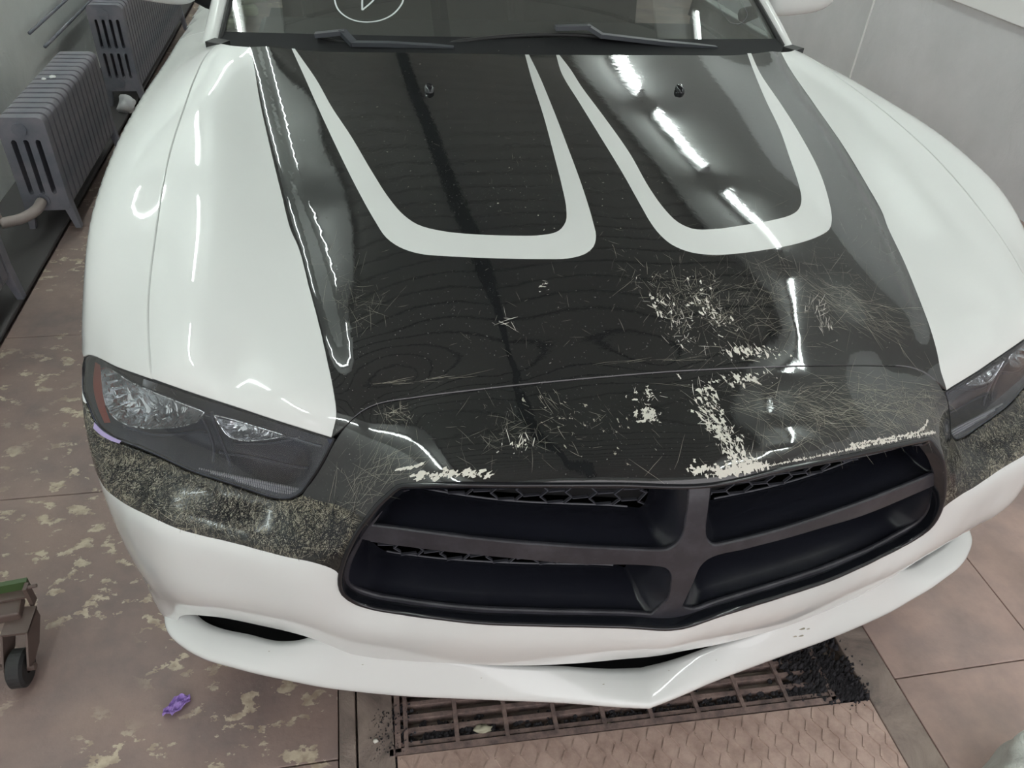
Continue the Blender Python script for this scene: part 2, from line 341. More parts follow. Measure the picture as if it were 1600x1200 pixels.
# tabulate once, then look up bicubically
HU,HS=.008,.008
_gu=np.arange(-2,146)*HU; _gs=.20+np.arange(0,300)*HS
def _tab():
    X=np.stack(np.meshgrid(_gu,_gs,indexing='ij'),-1).reshape(-1,2); out=np.empty(len(X))
    for i in range(0,len(X),4000):
        q=X[i:i+4000]; D=(q**2).sum(1)[:,None]+(XS**2).sum(1)[None]-2*q@XS.T; np.maximum(D,0,out=D)
        out[i:i+4000]=_U(D)@COEF[:-3]+COEF[-3]+q@COEF[-2:]
    return out.reshape(len(_gu),len(_gs))
TAB=_tab()
def _cw(t): return np.stack([-.5*t+t*t-.5*t**3,1-2.5*t*t+1.5*t**3,.5*t+2*t*t-1.5*t**3,-.5*t*t+.5*t**3],0)
def height(x,s):
    x=np.asarray(x,float);s=np.asarray(s,float);shp=x.shape
    ax=np.abs(x).ravel();ss=np.clip(s.ravel(),_gs[1],_gs[-3]-1e-6)
    a=(_u(ax)-_gu[0])/HU;b=(ss-_gs[0])/HS;a=np.clip(a,1,len(_gu)-2.001);i=a.astype(int);j=b.astype(int);wa=_cw(a-i);wb=_cw(b-j)
    w=np.zeros(len(ax))
    for p in range(4):
        for q in range(4): w+=wa[p]*wb[q]*TAB[i+p-1,np.minimum(j+q-1,len(_gs)-1)]
    w=w.reshape(shp); ax=ax.reshape(shp)
    d=np.interp(s,WS,WX)-ax
    fade=sstep(.80,.92,s)
    return w+fade*(.010*sstep(.0,.045,d)-.010*sstep(.045,.22,d))
def normal(x,s):
    e=.0015
    wx=(height(x+e,s)-height(x-e,s))/(2*e); ws=(height(x,s+e)-height(x,s-e))/(2*e)
    n=np.stack([-wx,-ws,np.ones_like(wx)],-1); n/=np.linalg.norm(n,axis=-1,keepdims=True)
    return np.stack([n[...,0],(n[...,1]-n[...,2])/R2,(n[...,1]+n[...,2])/R2],-1)
def pt(x,s,off=0.0):
    x=np.asarray(x,float);s=np.asarray(s,float)
    w=height(x,s); P=np.stack([x,(s-w)/R2,(s+w)/R2],-1)
    return P+normal(x,s)*off if off else P
def panel(name,loops,m,parent,off=0.,step=.012,flange=.012,shift=(0,0,0),disp=None,corner=42,sm=True,stuff=False,thick=None,label=None):
    """sheet lying on the body surface; loops are (x,s) outlines; its edge is turned inwards by `flange`"""
    L=[smooth_loop(l,step*.8,corner) if sm else [np.array(p,float) for p in l] for l in loops]
    V2,T=tri_fill([np.array(l) for l in L],step)
    x,s=V2[:,0],V2[:,1]; P=pt(x,s); NN=normal(x,s)
    P=P+NN*off+np.array(shift)
    if disp is not None: P=P+disp(V2,L)
    V=[p for p in P];NL=[q for q in NN];F=[tuple(t) for t in T]
    if disp is not None:
        # recompute the normals from the triangles
        acc=np.zeros_like(P)
        fn=np.cross(P[T[:,1]]-P[T[:,0]],P[T[:,2]]-P[T[:,0]])
        for k in range(3): np.add.at(acc,T[:,k],fn)
        acc/=np.linalg.norm(acc,axis=1,keepdims=True)+1e-12; NL=list(acc); NN=acc
    if flange:
        n0=0
        for l in L:
            m_=len(l); a=np.array(l); sg=1 if area(a)>0 else -1
            if n0>0: sg=-sg
            ids=list(range(n0,n0+m_)); b=len(V)
            Pp=P[ids]; t=np.roll(Pp,-1,0)-np.roll(Pp,1,0); o=np.cross(t,NN[ids])*(1 if area(a)>0 else -1)*(1 if n0==0 else -1)
            o/=np.linalg.norm(o,axis=1,keepdims=True)+1e-12
            dn=pt(a[:,0],a[:,1],0)*0+NN[ids]
            r=min(.0022,abs(flange)*.4)
            # soft edge roll, then the turned-down wall
            rings=[(Pp,NN[ids]*.75+o*.66),(Pp+o*r*.6-dn*r*.6,(NN[ids]+o)*.7),(Pp+o*r-dn*r*1.8,o),(Pp+o*r-dn*flange,o)]
            for q,nn in rings:
                V+=list(q); NL+=list(nn/(np.linalg.norm(nn,axis=1,keepdims=True)))
            for k in range(3):
                for i in range(m_):
                    j=(i+1)%m_; f=(b+k*m_+i,b+(k+1)*m_+i,b+(k+1)*m_+j,b+k*m_+j)
                    F.append(f if (area(a)>0)==(n0==0) else f[::-1])
            n0+=m_
    return mesh_obj(name,V,F,m,parent,normals=NL,stuff=stuff,label=label)
def mir(l): return [(-x,s) for x,s in l]
def sym(half): # half outline from the centre line front.. to centre line; mirrored and closed
    return list(half)+[(-x,s) for x,s in reversed(half) if x>1e-6]
def nearest_in(loop,hole,d):
    lp=np.array(loop); out=[]; c=np.array(hole).mean(0)
    for p in hole:
        p=np.array(p,float)
        for _ in range(60):
            q=p[None]; dd=dist_loop(q,lp)[0]; ins=inside(q,lp)[0]
            if ins and dd>=d: break
            p=p+(c-p)/np.linalg.norm(c-p)*.0015
        out.append((p[0],p[1]))
    return out
# ================================================================== CAR
car=thing('car','white car with a scratched black vinyl bonnet wrap and black grille, filling the picture','car')
SHUT=[(0,.820),(.194,.8173),(.302,.8142),(.391,.8106),(.451,.8044),(.4755,.7935),(.497,.776),(.5176,.7579)]
HLT=[(.5176,.7579),(.597,.790),(.658,.8166),(.721,.843),(.780,.8697)]
GAP=[(.783,.895),(.789,.938),(.795,1.0),(.7975,1.06),(.7985,1.118),(.8015,1.2055),(.8045,1.303),(.8045,1.395),(.802,1.497),(.801,1.625),(.790,1.737),(.770,1.782)]
REAR=[(0,1.684),(.26,1.689),(.571,1.7138),(.69,1.743)]
WRAP=[(.5176,.7579),(.5095,.7924),(.5113,.8297),(.519,.88),(.5302,.9436),(.5445,1.0118),(.5627,1.0985),(.5764,1.1385),(.5945,1.2245),(.6184,1.3424),(.652,1.5168),(.680,1.6915),(.691,1.7474)]
# hood
g=.002
hood_half=[(0,.8225)]+[(x,s+.0025) for x,s in SHUT[1:-1]]+[(.520,.7625)]+[(x,s+.004) for x,s in HLT[1:]]+[(x-g,s) for x,s in GAP]+[(.74,1.762)]+[(x,s) for x,s in REAR[::-1]]
hood_loop=sym(hood_half)
hood=panel('hood',[hood_loop],M['paint'],car,step=.014,flange=.016)
wr=[(0,.8217)]+[(x,s+.0017) for x,s in SHUT[1:-1]]+[(.5188,.7617)]+WRAP[1:]+REAR[::-1]
wr=[(x,min(s,s)) for x,s in wr]
panel('vinyl_wrap',[sym([(x,s+(.0008 if s>1.6 else 0)) for x,s in wr])],M['vinyl'],hood,off=.0008,step=.012,flange=.010,label='glossy black vinyl film on the middle of the hood')
SL=[(-0.5906,1.7207),(-0.5606,1.6072),(-0.5248,1.4642),(-0.487,1.3212),(-0.4542,1.2064),(-0.4302,1.1345),(-0.4143,1.0969),(-0.3937,1.0746),(-0.3634,1.0588),(-0.3169,1.0496),(-0.2388,1.0397),(-0.1595,1.033),(-0.1196,1.0318),(-0.0883,1.039),(-0.0705,1.0526),(-0.06,1.0754),(-0.057,1.1026),(-0.0508,1.1965),(-0.0458,1.3077),(-0.0381,1.4523),(-0.0308,1.5884),(-0.028,1.683),(-0.0376,1.683),(-0.0529,1.562),(-0.0665,1.4097),(-0.0796,1.2831),(-0.0879,1.198),(-0.0957,1.138),(-0.1042,1.1097),(-0.1229,1.089),(-0.1523,1.0824),(-0.2038,1.0843),(-0.2682,1.0915),(-0.32,1.1024),(-0.3593,1.1201),(-0.3811,1.1441),(-0.4022,1.185),(-0.4293,1.2616),(-0.4621,1.3667),(-0.4996,1.4742),(-0.5336,1.5885),(-0.5832,1.7195)]
SR=[(0.0401,1.683),(0.0257,1.5888),(0.0273,1.4618),(0.0327,1.3307),(0.0396,1.222),(0.044,1.137),(0.048,1.0983),(0.0553,1.0734),(0.069,1.0521),(0.0938,1.0364),(0.1306,1.0286),(0.1769,1.0288),(0.2411,1.0357),(0.3091,1.0476),(0.3705,1.0665),(0.3998,1.0818),(0.4185,1.1039),(0.4468,1.1603),(0.4819,1.2493),(0.5122,1.3665),(0.5371,1.4914),(0.5582,1.6234),(0.5832,1.7193),(0.572,1.7189),(0.5408,1.6217),(0.4988,1.4939),(0.4636,1.3743),(0.4271,1.2761),(0.4009,1.2023),(0.3812,1.1571),(0.3609,1.1316),(0.3372,1.1167),(0.2877,1.1024),(0.2207,1.0908),(0.1577,1.0828),(0.1202,1.085),(0.099,1.1002),(0.0868,1.1265),(0.0769,1.1824),(0.0742,1.2855),(0.0636,1.4084),(0.0535,1.5284),(0.0529,1.6109),(0.0483,1.683)]
panel('white_stripe',[SL],M['paint'],hood,off=.0014,step=.012,flange=.0005,corner=60)
panel('white_stripe',[SR],M['paint'],hood,off=.0014,step=.012,flange=.0005,corner=60)
# washer nozzles
for x in (-.291,.286):
    p=pt(x,1.519); mb=MB(); 
    ring=[]
    for k,(rx,ry,hz) in enumerate(((.011,.016,0),(.010,.014,.007),(.0065,.010,.0105))):
        for a in range(14):
            t=2*math.pi*a/14; ring.append((p[0]+rx*math.cos(t),p[1]+ry*math.sin(t),p[2]+hz+.001+(.003 if math.sin(t)>0 else 0)))
    F=[(k*14+a,k*14+(a+1)%14,(k+1)*14+(a+1)%14,(k+1)*14+a) for k in range(2) for a in range(14)]+[tuple(28+a for a in range(14))]
    mesh_obj('washer_nozzle',ring,F,M['gloss_black'],car,smooth=True)
# fenders (with the shoulder of the door behind)
XE=.9525
fen=[(.9146,.940),(.8454,.9035),(.7815,.8735)]+[(x+g,s) for x,s in GAP]+[(.775,1.80),(.785,1.86),(.80,1.93),(XE,1.93),(XE,1.80),(XE,1.5),(XE,1.2),(XE,1.05),(XE,.98),(.9335,.9425)]
door=[(.802,1.934),(XE,1.934),(XE,2.5),(.80,2.5)]
HL=[(.5176,.7579),(.5322,.7347),(.5454,.7167),(.5587,.7013),(.574,.6848),(.5931,.6761),(.6195,.6792),(.662,.697),(.710,.7173),(.7514,.735),(.796,.7595),(.8348,.7791),(.8787,.7994),(.9058,.8224),(.925,.8588),(.940,.900),(.940,.925),(.9301,.9372),(.9146,.9379),(.8454,.901),(.7805,.8697),(.7209,.8428),(.6578,.8166),(.5972,.7904)]
GR=[(0,.6497),(.13,.6622),(.21,.669),(.274,.6745),(.341,.681),(.4025,.6848),(.4275,.6847),(.4435,.6738),(.460,.6605),(.4755,.6434),(.4909,.6252),(.5041,.6044),(.5158,.5819),(.5252,.5563),(.5285,.5365),(.5252,.5175),(.5085,.499),(.485,.4862),(.436,.4725),(.378,.4605),(.313,.4482),(.2143,.4368),(.150,.4308),(.0885,.4245),(0,.4126)]
bump_half=[(0,.8175)]+[(x,s-.0025) for x,s in SHUT[1:-1]]+[(.5145,.7515)]+[(x-.004,s-.005) for x,s in HL[1:6]]+[(x,s-.006) for x,s in HL[6:10]]+[(.798,.7535),(.838,.7725),(.882,.793),(.911,.818),(.931,.857),(.946,.90),(XE,.93),(XE,.80),(XE,.70),(XE,.62),(.93,.55),(.905,.505),(.885,.472),(.868,.4545),(.848,.4565),(.8421,.4669),(.8038,.4775),(.7506,.4735),(.6859,.456),(.6036,.429),(.5612,.4085),(.5158,.380),(.45,.3685),(.355,.360),(.285,.3525),(.2125,.3455),(.134,.342),(0,.346)]
bumper=panel('bumper_cover',[sym(bump_half),sym(GR)],M['paint'],car,step=.014,flange=.014,corner=50)
# vinyl on the nose between hood and grille, and beside the grille
BND=[(.5265,.560),(.56,.5765),(.5983,.5877),(.6779,.6155),(.758,.643),(.804,.6668),(.8612,.6936),(.893,.715),(.9224,.750),(.938,.782),(.947,.815)]
nose=[(0,.8183)]+[(x,s-.0017) for x,s in SHUT[1:-1]]+[(.5152,.7523)]+[(x-.0032,s-.0042) for x,s in HL[1:5]]+[(.572,.6765),(.550,.668),(.520,.660),(.495,.648)]+[(.4780,.6388),(.4746,.6428),(.459,.6598),(.4427,.673),(.427,.6839),(.4025,.684),(.341,.6802),(.274,.6737),(.21,.6682),(.13,.6614),(0,.6489)]
panel('vinyl_wrap',[sym(nose)],M['vinyl'],bumper,off=.0008,step=.012,flange=.009,corner=50,label='scratched black vinyl film on the nose above the grille')
for sg in (-1,1):
    low=[(.5275,.5600),(.5248,.5555),(.5150,.5815),(.5033,.6040),(.490,.6246),(.4772,.640),(.495,.6495),(.520,.6615),(.550,.6695),(.571,.6785),(.576,.6765),(.590,.6713),(.6195,.674),(.662,.6918),(.710,.7121),(.7514,.7298),(.798,.7543),(.838,.7733),(.882,.7938),(.911,.8188),(.931,.8575),(.945,.885),(.949,.86),(.947,.815)]+BND[::-1][1:-1]
    l=[(sg*x,s) for x,s in low]
    panel('vinyl_wrap',[l],M['crazed'],bumper,off=.0009,step=.012,flange=.008,corner=50,label='crazed and wrinkled black vinyl film under the headlamp')
for sg in (-1,1):
    f=panel('fender',[[(sg*x,s) for x,s in fen]],M['paint'],car,step=.016,flange=.014)
    panel('door_shoulder',[[(sg*x,s) for x,s in door]],M['paint'],car,step=.05,flange=.014)
# dark sheet under the shut lines
for nm,lp in (('inner_structure',sym([(0,.78),(.30,.775),(.44,.765),(.56,.72),(.50,.735),(.50,.77),(.44,.83),(0,.86)])),):
    pass
us=[(0,.70),(.42,.70),(.50,.72),(.515,.752),(.60,.797),(.78,.875),(.90,.95),(.945,1.0),(.945,1.93),(.76,1.8),(.69,1.735),(.571,1.705),(0,1.675)]
panel('inner_structure',[sym(us)],M['void'],car,off=-.016,step=.03,flange=0)
# body side below the shoulder, with the wheel arch cut out
def side_poly():
    ss=np.concatenate([np.linspace(.60,1.2,40),np.linspace(1.22,2.5,30)]); P=pt(np.full(len(ss),XE),ss)
    top=[(p[1],p[2]-.004) for p in P]; y1=top[-1][0]
    loop=top+[(y1,.22),(1.42,.22)]
    cy,cz,r=1.03,.34,.37; a0=math.asin((.22-cz)/r)
    for k in range(25):
        a=a0+(math.pi-2*a0)*k/24; loop.append((cy+r*math.cos(a),cz+r*math.sin(a)))
    loop+=[(.62,.22),(.60,.24)]
    return loop
SP=side_poly()
V2,T=tri_fill([np.array(SP)],.03)
for sg in (-1,1):
    V=[(sg*(XE-.0008-.03*max(0,.5-z)**2*4),y,z) for y,z in V2]
    mesh_obj('body_side',V,[tuple(t) if sg>0 else tuple(t[::-1]) for t in T],M['paint'],car)
for sg in (-1,1):
    wheel=link(bpy.data.objects.new('front_wheel',None),car)
    c=Vector((sg*.83,1.03,.345))
    mb=MB(); prof=[(-.11,.24),(-.11,.32),(-.09,.343),(.09,.343),(.11,.32),(.11,.24)]; n=40
    V=[];F=[]
    for k in range(n):
        a=2*math.pi*k/n
        for px,pr in prof: V.append((c.x+px,c.y+pr*math.cos(a),c.z+pr*math.sin(a)))
    for k in range(n):
        for i in range(6): F.append((k*6+i,k*6+(i+1)%6,((k+1)%n)*6+(i+1)%6,((k+1)%n)*6+i))
    mesh_obj('tyre',V,F,M['rubber'],wheel,smooth=False)
    mb=MB()
    for k in range(5):
        a=2*math.pi*k/5; mb.box(c+Vector((sg*.07,.12*math.cos(a),.12*math.sin(a))),(.012,.13,.028),Matrix.Rotation(a,3,'X'))
    mb.tube([c+Vector((sg*-.05,0,0)),c+Vector((sg*.095,0,0))],.05,16)
    mb.obj('rim',M['tail'],wheel)
# ------------------------------------------------------------------ grille
grille=link(bpy.data.objects.new('grille',None),car)
SH=(0,.016,0)
UR=[(0.0132,0.6325),(0.0127,0.5982),(0.0156,0.5643),(0.0221,0.5496),(0.0355,0.5389),(0.0574,0.5393),(0.1614,0.5499),(0.3161,0.5766),(0.4818,0.6112),(0.4749,0.6375),(0.4502,0.6561),(0.4188,0.6621),(0.2843,0.6533),(0.1358,0.6413),(0.0727,0.6337)]
UL=[(-0.4696,0.6144),(-0.4144,0.6025),(-0.3594,0.5903),(-0.267,0.5717),(-0.1738,0.5567),(-0.1042,0.5469),(-0.057,0.5407),(-0.0378,0.5398),(-0.0248,0.5476),(-0.0183,0.5589),(-0.0181,0.5861),(-0.0178,0.6095),(-0.0179,0.6326),(-0.1806,0.6468),(-0.3581,0.6631),(-0.4113,0.6647),(-0.439,0.6559),(-0.452,0.6391)]
LR=[(0.0318,0.5175),(0.0973,0.5267),(0.1699,0.5338),(0.2437,0.5428),(0.3334,0.554),(0.4982,0.5899),(0.5308,0.5604),(0.539,0.5237),(0.5189,0.4915),(0.4134,0.459),(0.2254,0.4327),(0.0999,0.4232),(0.0426,0.4134),(0.0289,0.4169),(0.018,0.4208),(0.0098,0.4361),(0.0181,0.479),(0.023,0.5069)]
LL=[(-0.4863,0.5954),(-0.4526,0.5859),(-0.3591,0.5655),(-0.2649,0.5475),(-0.1698,0.5301),(-0.0521,0.5164),(-0.0313,0.51),(-0.0202,0.4969),(-0.0178,0.4835),(-0.0168,0.4549),(-0.0133,0.4191),(-0.0218,0.412),(-0.0807,0.4177),(-0.1935,0.4283),(-0.357,0.4541),(-0.4593,0.4772),(-0.5075,0.498),(-0.5165,0.5176),(-0.511,0.5404)]
GL=sym(GR); GLs=smooth_loop(GL,.01,35)
holes=[smooth_loop(nearest_in(GLs,h,.011),.008,60) for h in (UL,UR,LL,LR)]
panel('crossbar_frame',[GLs]+holes,M['bar'],grille,shift=SH,step=.012,flange=.006,sm=False,label='matt black cross of bars')
# rim around the opening
gl=np.array(GLs); P0=pt(gl[:,0],gl[:,1]); N0=normal(gl[:,0],gl[:,1]); t=np.roll(P0,-1,0)-np.roll(P0,1,0)
inn=np.cross(N0,t); inn/=np.linalg.norm(inn,axis=1,keepdims=True); 
if area(gl)<0: inn=-inn
prof=[(-.0005,-.006),(.0005,.001),(.002,.003),(.005,.0035),(.0075,.002),(.0085,-.001),(.0095,-.007),(.0105,-.018)]
V=[];F=[];n=len(gl)
for a,b in prof: V+=list(P0+inn*a+N0*b)
for k in range(len(prof)-1):
    for i in range(n): F.append((k*n+i,k*n+(i+1)%n,(k+1)*n+(i+1)%n,(k+1)*n+i))
mesh_obj('grille_rim',V,F,M['gloss_black'],grille,smooth=True,label='glossy black rim')
# funnels and honeycomb behind each opening
def lowz(poly,x):
    P=[tuple(p) for p in poly]; z=[]
    for (x1,z1),(x2,z2) in zip(P,P[1:]+P[:1]):
        if (x1-x)*(x2-x)<=0 and x1!=x2: z.append(z1+(z2-z1)*(x-x1)/(x2-x1))
    return min(z) if z else min(P,key=lambda p:abs(p[0]-x))[1]
def funnel(h,lift,depth):
    a=np.array(h); P=pt(a[:,0],a[:,1])+np.array(SH); n=len(a); zmin=P[:,2].min()
    c=P.mean(0); V=[];F=[]
    # local floor height depends on x: lowest z of the opening near that x
    fp=[(p[0],p[2]) for p in P]
    zf=np.array([lowz(fp,p[0]) for p in P]); ztop=P[:,2].max()
    rings=[]
    for k,(tt,dip) in enumerate(((0,0),(.06,-.006),(.16,-.010),(.35,-.004),(.6,.0),(.85,.0),(1,0))):
        Q=P.copy(); Q[:,1]+=depth*tt
        fl=np.clip(1-(P[:,2]-zf)/.05,0,1)
        Q[:,2]+=(lift*tt+dip*.6)*fl
        ins=.014*min(1,tt*3)
        side=np.clip((np.abs(P[:,0]-c[0])-(P[:,0].max()-P[:,0].min())*.5+.06)/.06,0,1)
        Q[:,0]-=np.sign(P[:,0]-c[0])*side*(ins+.02*tt)
        rings.append(Q)
    for Q in rings: V+=list(Q)
    for k in range(len(rings)-1):
        for i in range(n): F.append((k*n+i,(k+1)*n+i,(k+1)*n+(i+1)%n,k*n+(i+1)%n))
    mesh_obj('grille_duct',V,F,M['satin'],grille,smooth=True,label='smooth black duct wall')
    return rings[-1]
def honey(Q,lo):
    # Q: back outline, (n,3); hexagon cells in the x-z plane at the local depth
    poly=[(p[0],p[2]) for p in Q]; order=np.argsort(Q[:,0]); ys=Q[order,1]; xs=Q[order,0]
    low_=np.array([p for p in Q if p[2]<lowz(poly,p[0])+.02]); pf=np.polyfit(low_[:,0],low_[:,1],3); yf=lambda x: np.polyval(pf,x)-.003
    zb=lambda x: lowz(poly,x)
    mb=MB(); px,pz=.0375,.0125
    def pq(x,z): return Vector((x,float(yf(x)),z))
    x0,x1=Q[:,0].min(),Q[:,0].max(); xa_,xb_=x0+.03,x1-.03
    i0=int(x0/px)-1
    for i in range(i0,int(x1/px)+2):
        for j in range(-1,6):
            xc=i*px; zc=.006+(2*j+(i%2))*pz
            pts=[(xc-.024,zc),(xc-.0125,zc+pz),(xc+.0125,zc+pz),(xc+.024,zc)]
            pts=[(x_,zb(min(max(x_,x0+.001),x1-.001))+z_) for x_,z_ in pts]
            for a,b in zip(pts[:-1],pts[1:]):
                A_=np.array([a,b]); 
                if not inside(A_,poly).all(): continue
                
                A3,B3=pq(*a),pq(*b); d=(B3-A3); L=d.length; ang=math.atan2(d.z,d.x)
                mb.box((A3+B3)/2,(L/2,.0024,.0009),Matrix.Rotation(-ang,3,'Y'))
    # frame along the bottom
    pr=[(x,float(yf(x)),zb(x)+.003) for x in np.linspace(xa_,xb_,30)]
    mb.tube(pr,.0018,6)
    mb.obj('honeycomb_mesh',M['mesh'],grille,stuff=True)
    V2,T=tri_fill([np.array(poly)],.05)
    mesh_obj('duct_backing',[(x,float(yf(x))+.020,z) for x,z in V2],[tuple(t) for t in T],M['void'],grille)
for h,lift,dep in zip(holes,(.005,.005,.018,.018),(.085,.085,.085,.085)):
    honey(funnel(h,lift,dep),0)
# ------------------------------------------------------------------ headlamps
bowl1=[(-0.8925,0.9001),(-0.8785,0.8984),(-0.863,0.8925),(-0.8333,0.8702),(-0.7871,0.845),(-0.748,0.8254),(-0.7104,0.8071),(-0.7204,0.797),(-0.7503,0.7911),(-0.796,0.7924),(-0.8313,0.7981),(-0.8549,0.8061),(-0.8834,0.8305),(-0.8945,0.8629)]
bowl2=[(-0.6947,0.8006),(-0.6878,0.7819),(-0.6773,0.7666),(-0.6609,0.7602),(-0.6428,0.7574),(-0.5955,0.7586),(-0.5894,0.76),(-0.6322,0.7771),(-0.6701,0.7922)]
marker=[(-0.8997,0.9198),(-0.8872,0.9116),(-0.8883,0.8822),(-0.887,0.8469),(-0.8793,0.8183),(-0.8918,0.8188),(-0.9054,0.8549),(-0.909,0.8873)]
ribs=[(-0.7335,0.725),(-0.6457,0.7001),(-0.5729,0.6789),(-0.5835,0.6666),(-0.6076,0.6704),(-0.6444,0.6807),(-0.6958,0.6994),(-0.7409,0.7175)]
def dish(depth,rad):
    def f(V2,L):
        d=dist_loop(V2,np.array(L[0])); t=np.clip(d/rad,0,1); k=depth*np.sqrt(1-(1-t)**2)
        return np.stack([np.zeros_like(k),k,-.25*k],-1)
    return f
for sg in (-1,1):
    hl=link(bpy.data.objects.new('headlight',None),car)
    lp=smooth_loop([(sg*x,s) for x,s in HL],.010,40)
    panel('lamp_housing',[lp],M['lamp_body'],hl,step=.014,flange=0,sm=False,disp=dish(.055,.03))
    panel('lens',[lp],M['lens'],hl,off=-.0015,step=.014,flange=.0,sm=False,label='hazy clear lens')
    # dark seal along the edge
    a=np.array(lp); P=pt(a[:,0],a[:,1])-normal(a[:,0],a[:,1])*.004; mb=MB(); pp=[tuple(p) for p in P]; mb.tube(pp+[pp[0],pp[1]],.0030,6,False); mb.obj('seal',M['rubber'],hl,smooth=True)
    mm=lambda l:[(-sg*x,s) for x,s in l]
    b1=panel('reflector_bowl',[mm(bowl1)],M['chrome'],hl,shift=(0,.018,0),step=.008,flange=0,disp=dish(.034,.030),label='faceted chrome outer reflector')
    b2=panel('reflector_bowl',[mm(bowl2)],M['chrome'],hl,shift=(0,.018,0),step=.008,flange=0,disp=dish(.022,.025),label='faceted chrome inner reflector')
    for bb,ll in ((b1,bowl1),(b2,bowl2)):
        q=np.array(smooth_loop(mm(ll),.008)); P=pt(q[:,0],q[:,1])+np.array((0,.017,0)); mb=MB(); pp=[tuple(p) for p in P]; mb.tube(pp+[pp[0]],.0022,6,False); mb.obj('bowl_rim',M['chrome'],bb,smooth=True)
    # bulb and facet ribs inside the big bowl
    c=pt(-sg*-.80,.845)+np.array((0,.04,0)); mb=MB(); mb.tube([c+(0,.02,0),c,c+(0,-.012,0)],[.011,.011,.004],12); mb.obj('bulb',M['ribs'],b1,smooth=True)
    mb=MB()
    for k in range(7):
        u=k/6; x=-.885+.05*u*u; s=.885-.075*u
        p=pt(-sg*x,s)+np.array((0,.022,0)); mb.tube([p,p+np.array((sg*-.016,.014,-.006))],[.0035,.0018],6)
    for k in range(6):
        x=-.82+.03*k; p=pt(-sg*x,.850-.006*k)+np.array((0,.03,0)); mb.tube([p,p+np.array((0,.012,-.022))],.0016,6)
    mb.obj('reflector_facet',M['chrome'],b1,stuff=True)
    panel('side_marker',[mm(marker)],M['marker'],hl,shift=(0,.006,0),step=.01,flange=0,label='dull red side marker')
    tp=[(.908,.826),(.893,.8105),(.8787,.8005),(.858,.790),(.862,.7865),(.880,.794),(.897,.8045),(.911,.817)]
    if sg<0: panel('tape_residue',[[(sg*x,s) for x,s in tp]],M['lilac'],hl,off=.0022,step=.006,flange=.0006,label='lilac tape residue on the lower outer corner')
    # ribbed strip
    rb=panel('ribbed_strip',[mm(ribs)],M['lamp_body'],hl,shift=(0,.014,0),step=.012,flange=0,corner=30)
    mb=MB(); A0,A1=np.array((.7335,.725)),np.array((.5729,.6789)); B0,B1=np.array((.7409,.7175)),np.array((.5835,.6666))
    for row in range(3):
        for k in range(46):
            u=(k+.5)/46; v=(row+.5)/3; q=(A0*(1-u)+A1*u)*(1-v)+(B0*(1-u)+B1*u)*v
            p=pt(sg*q[0],q[1])+np.array((0,.0125,0)); mb.box(p,(.0010,.0014,.0036))
    mb.obj('diffuser_rib',M['ribs'],rb,stuff=True)
    # steps of the grey housing between the bowls and below them
    for P_ in ([(-.720,.800),(-.712,.78),(-.708,.75),(-.712,.727)],[(-.70,.802),(-.698,.78),(-.690,.745),(-.684,.718)],[(-.86,.800),(-.80,.779),(-.73,.777),(-.715,.775)],[(-.70,.742),(-.64,.728),(-.585,.71),(-.56,.705)],[(-.71,.800),(-.64,.778),(-.58,.752),(-.535,.735)],[(-.675,.754),(-.62,.748),(-.57,.752)]):
        q=np.array(catmull(P_,.01)); P=pt(-sg*q[:,0],q[:,1])+np.array((0,.022,0)); MB().tube([tuple(p) for p in P],.0028,6).obj('housing_ridge',M['lamp_body'],hl,smooth=True)
# ------------------------------------------------------------------ splitter, intakes, fog lamps
OUT=[(0,.063,.284),(.06,.078,.279),(.148,.105,.268),(.256,.133,.256),(.33,.150,.252),(.42,.168,.251),(.51,.187,.256),(.585,.205,.262),(.648,.224,.269),(.700,.240,.276),(.745,.258,.279),(.790,.278,.281),(.832,.307,.282),(.866,.344,.284),(.880,.40,.288),(.880,.43,.290)]
INN=[(0,.128,.303),(.06,.134,.304),(.15,.150,.308),(.25,.165,.312),(.33,.180,.322),(.42,.200,.340),(.52,.228,.348),(.585,.252,.342),(.62,.262,.322),(.66,.276,.308),(.71,.298,.306),(.76,.318,.305),(.795,.340,.305),(.82,.37,.306),(.835,.40,.306),(.84,.43,.306)]
o1=np.array(catmull(OUT,.012)); 
ii=np.array(catmull(INN,.002)); 
def resam(A,n):
    d=np.r_[0,np.cumsum(np.linalg.norm(np.diff(A,axis=0),axis=1))]; t=np.linspace(0,d[-1],n); return np.stack([np.interp(t,d,A[:,k]) for k in range(3)],-1)
n=90
# match by parameter of the control points so that the ribs run across the lip
def bypar(Pts,n):
    Pc=np.array(Pts); k=len(Pc); full=catmull(Pts,.004); full=np.array(full); idx=[int(np.argmin(((full-p)**2).sum(1))) for p in Pc]
    t=np.linspace(0,k-1,n); return np.stack([np.interp(np.interp(t,range(k),idx),range(len(full)),full[:,c]) for c in range(3)],-1)
o1,i1=bypar(OUT,n),bypar(INN,n)
full=lambda a: np.vstack([a[::-1]*[-1,1,1],a[1:]])
O,I=full(o1),full(i1); m_=len(O)
dirv=I-O; dirv/=np.linalg.norm(dirv,axis=1,keepdims=True)
rings=[I+np.array((0,.006,-.03)),I+np.array((0,.002,-.003)),I]+[I*(1-t_)+O*t_+np.array((0,0,.004*math.sin(math.pi*t_))) for t_ in (.2,.4,.6,.8,.93)]+[O+dirv*.0015+np.array((0,0,-.0012)),O+np.array((0,0,-.004)),O+dirv*.001+np.array((0,0,-.012)),O+dirv*.006+np.array((0,0,-.020)),O+dirv*.05+np.array((0,0,-.024))]
V=[];F=[]
for R_ in rings: V+=list(R_)
for k in range(len(rings)-1):
    for i in range(m_-1): F.append((k*m_+i,k*m_+i+1,(k+1)*m_+i+1,(k+1)*m_+i)[::-1])
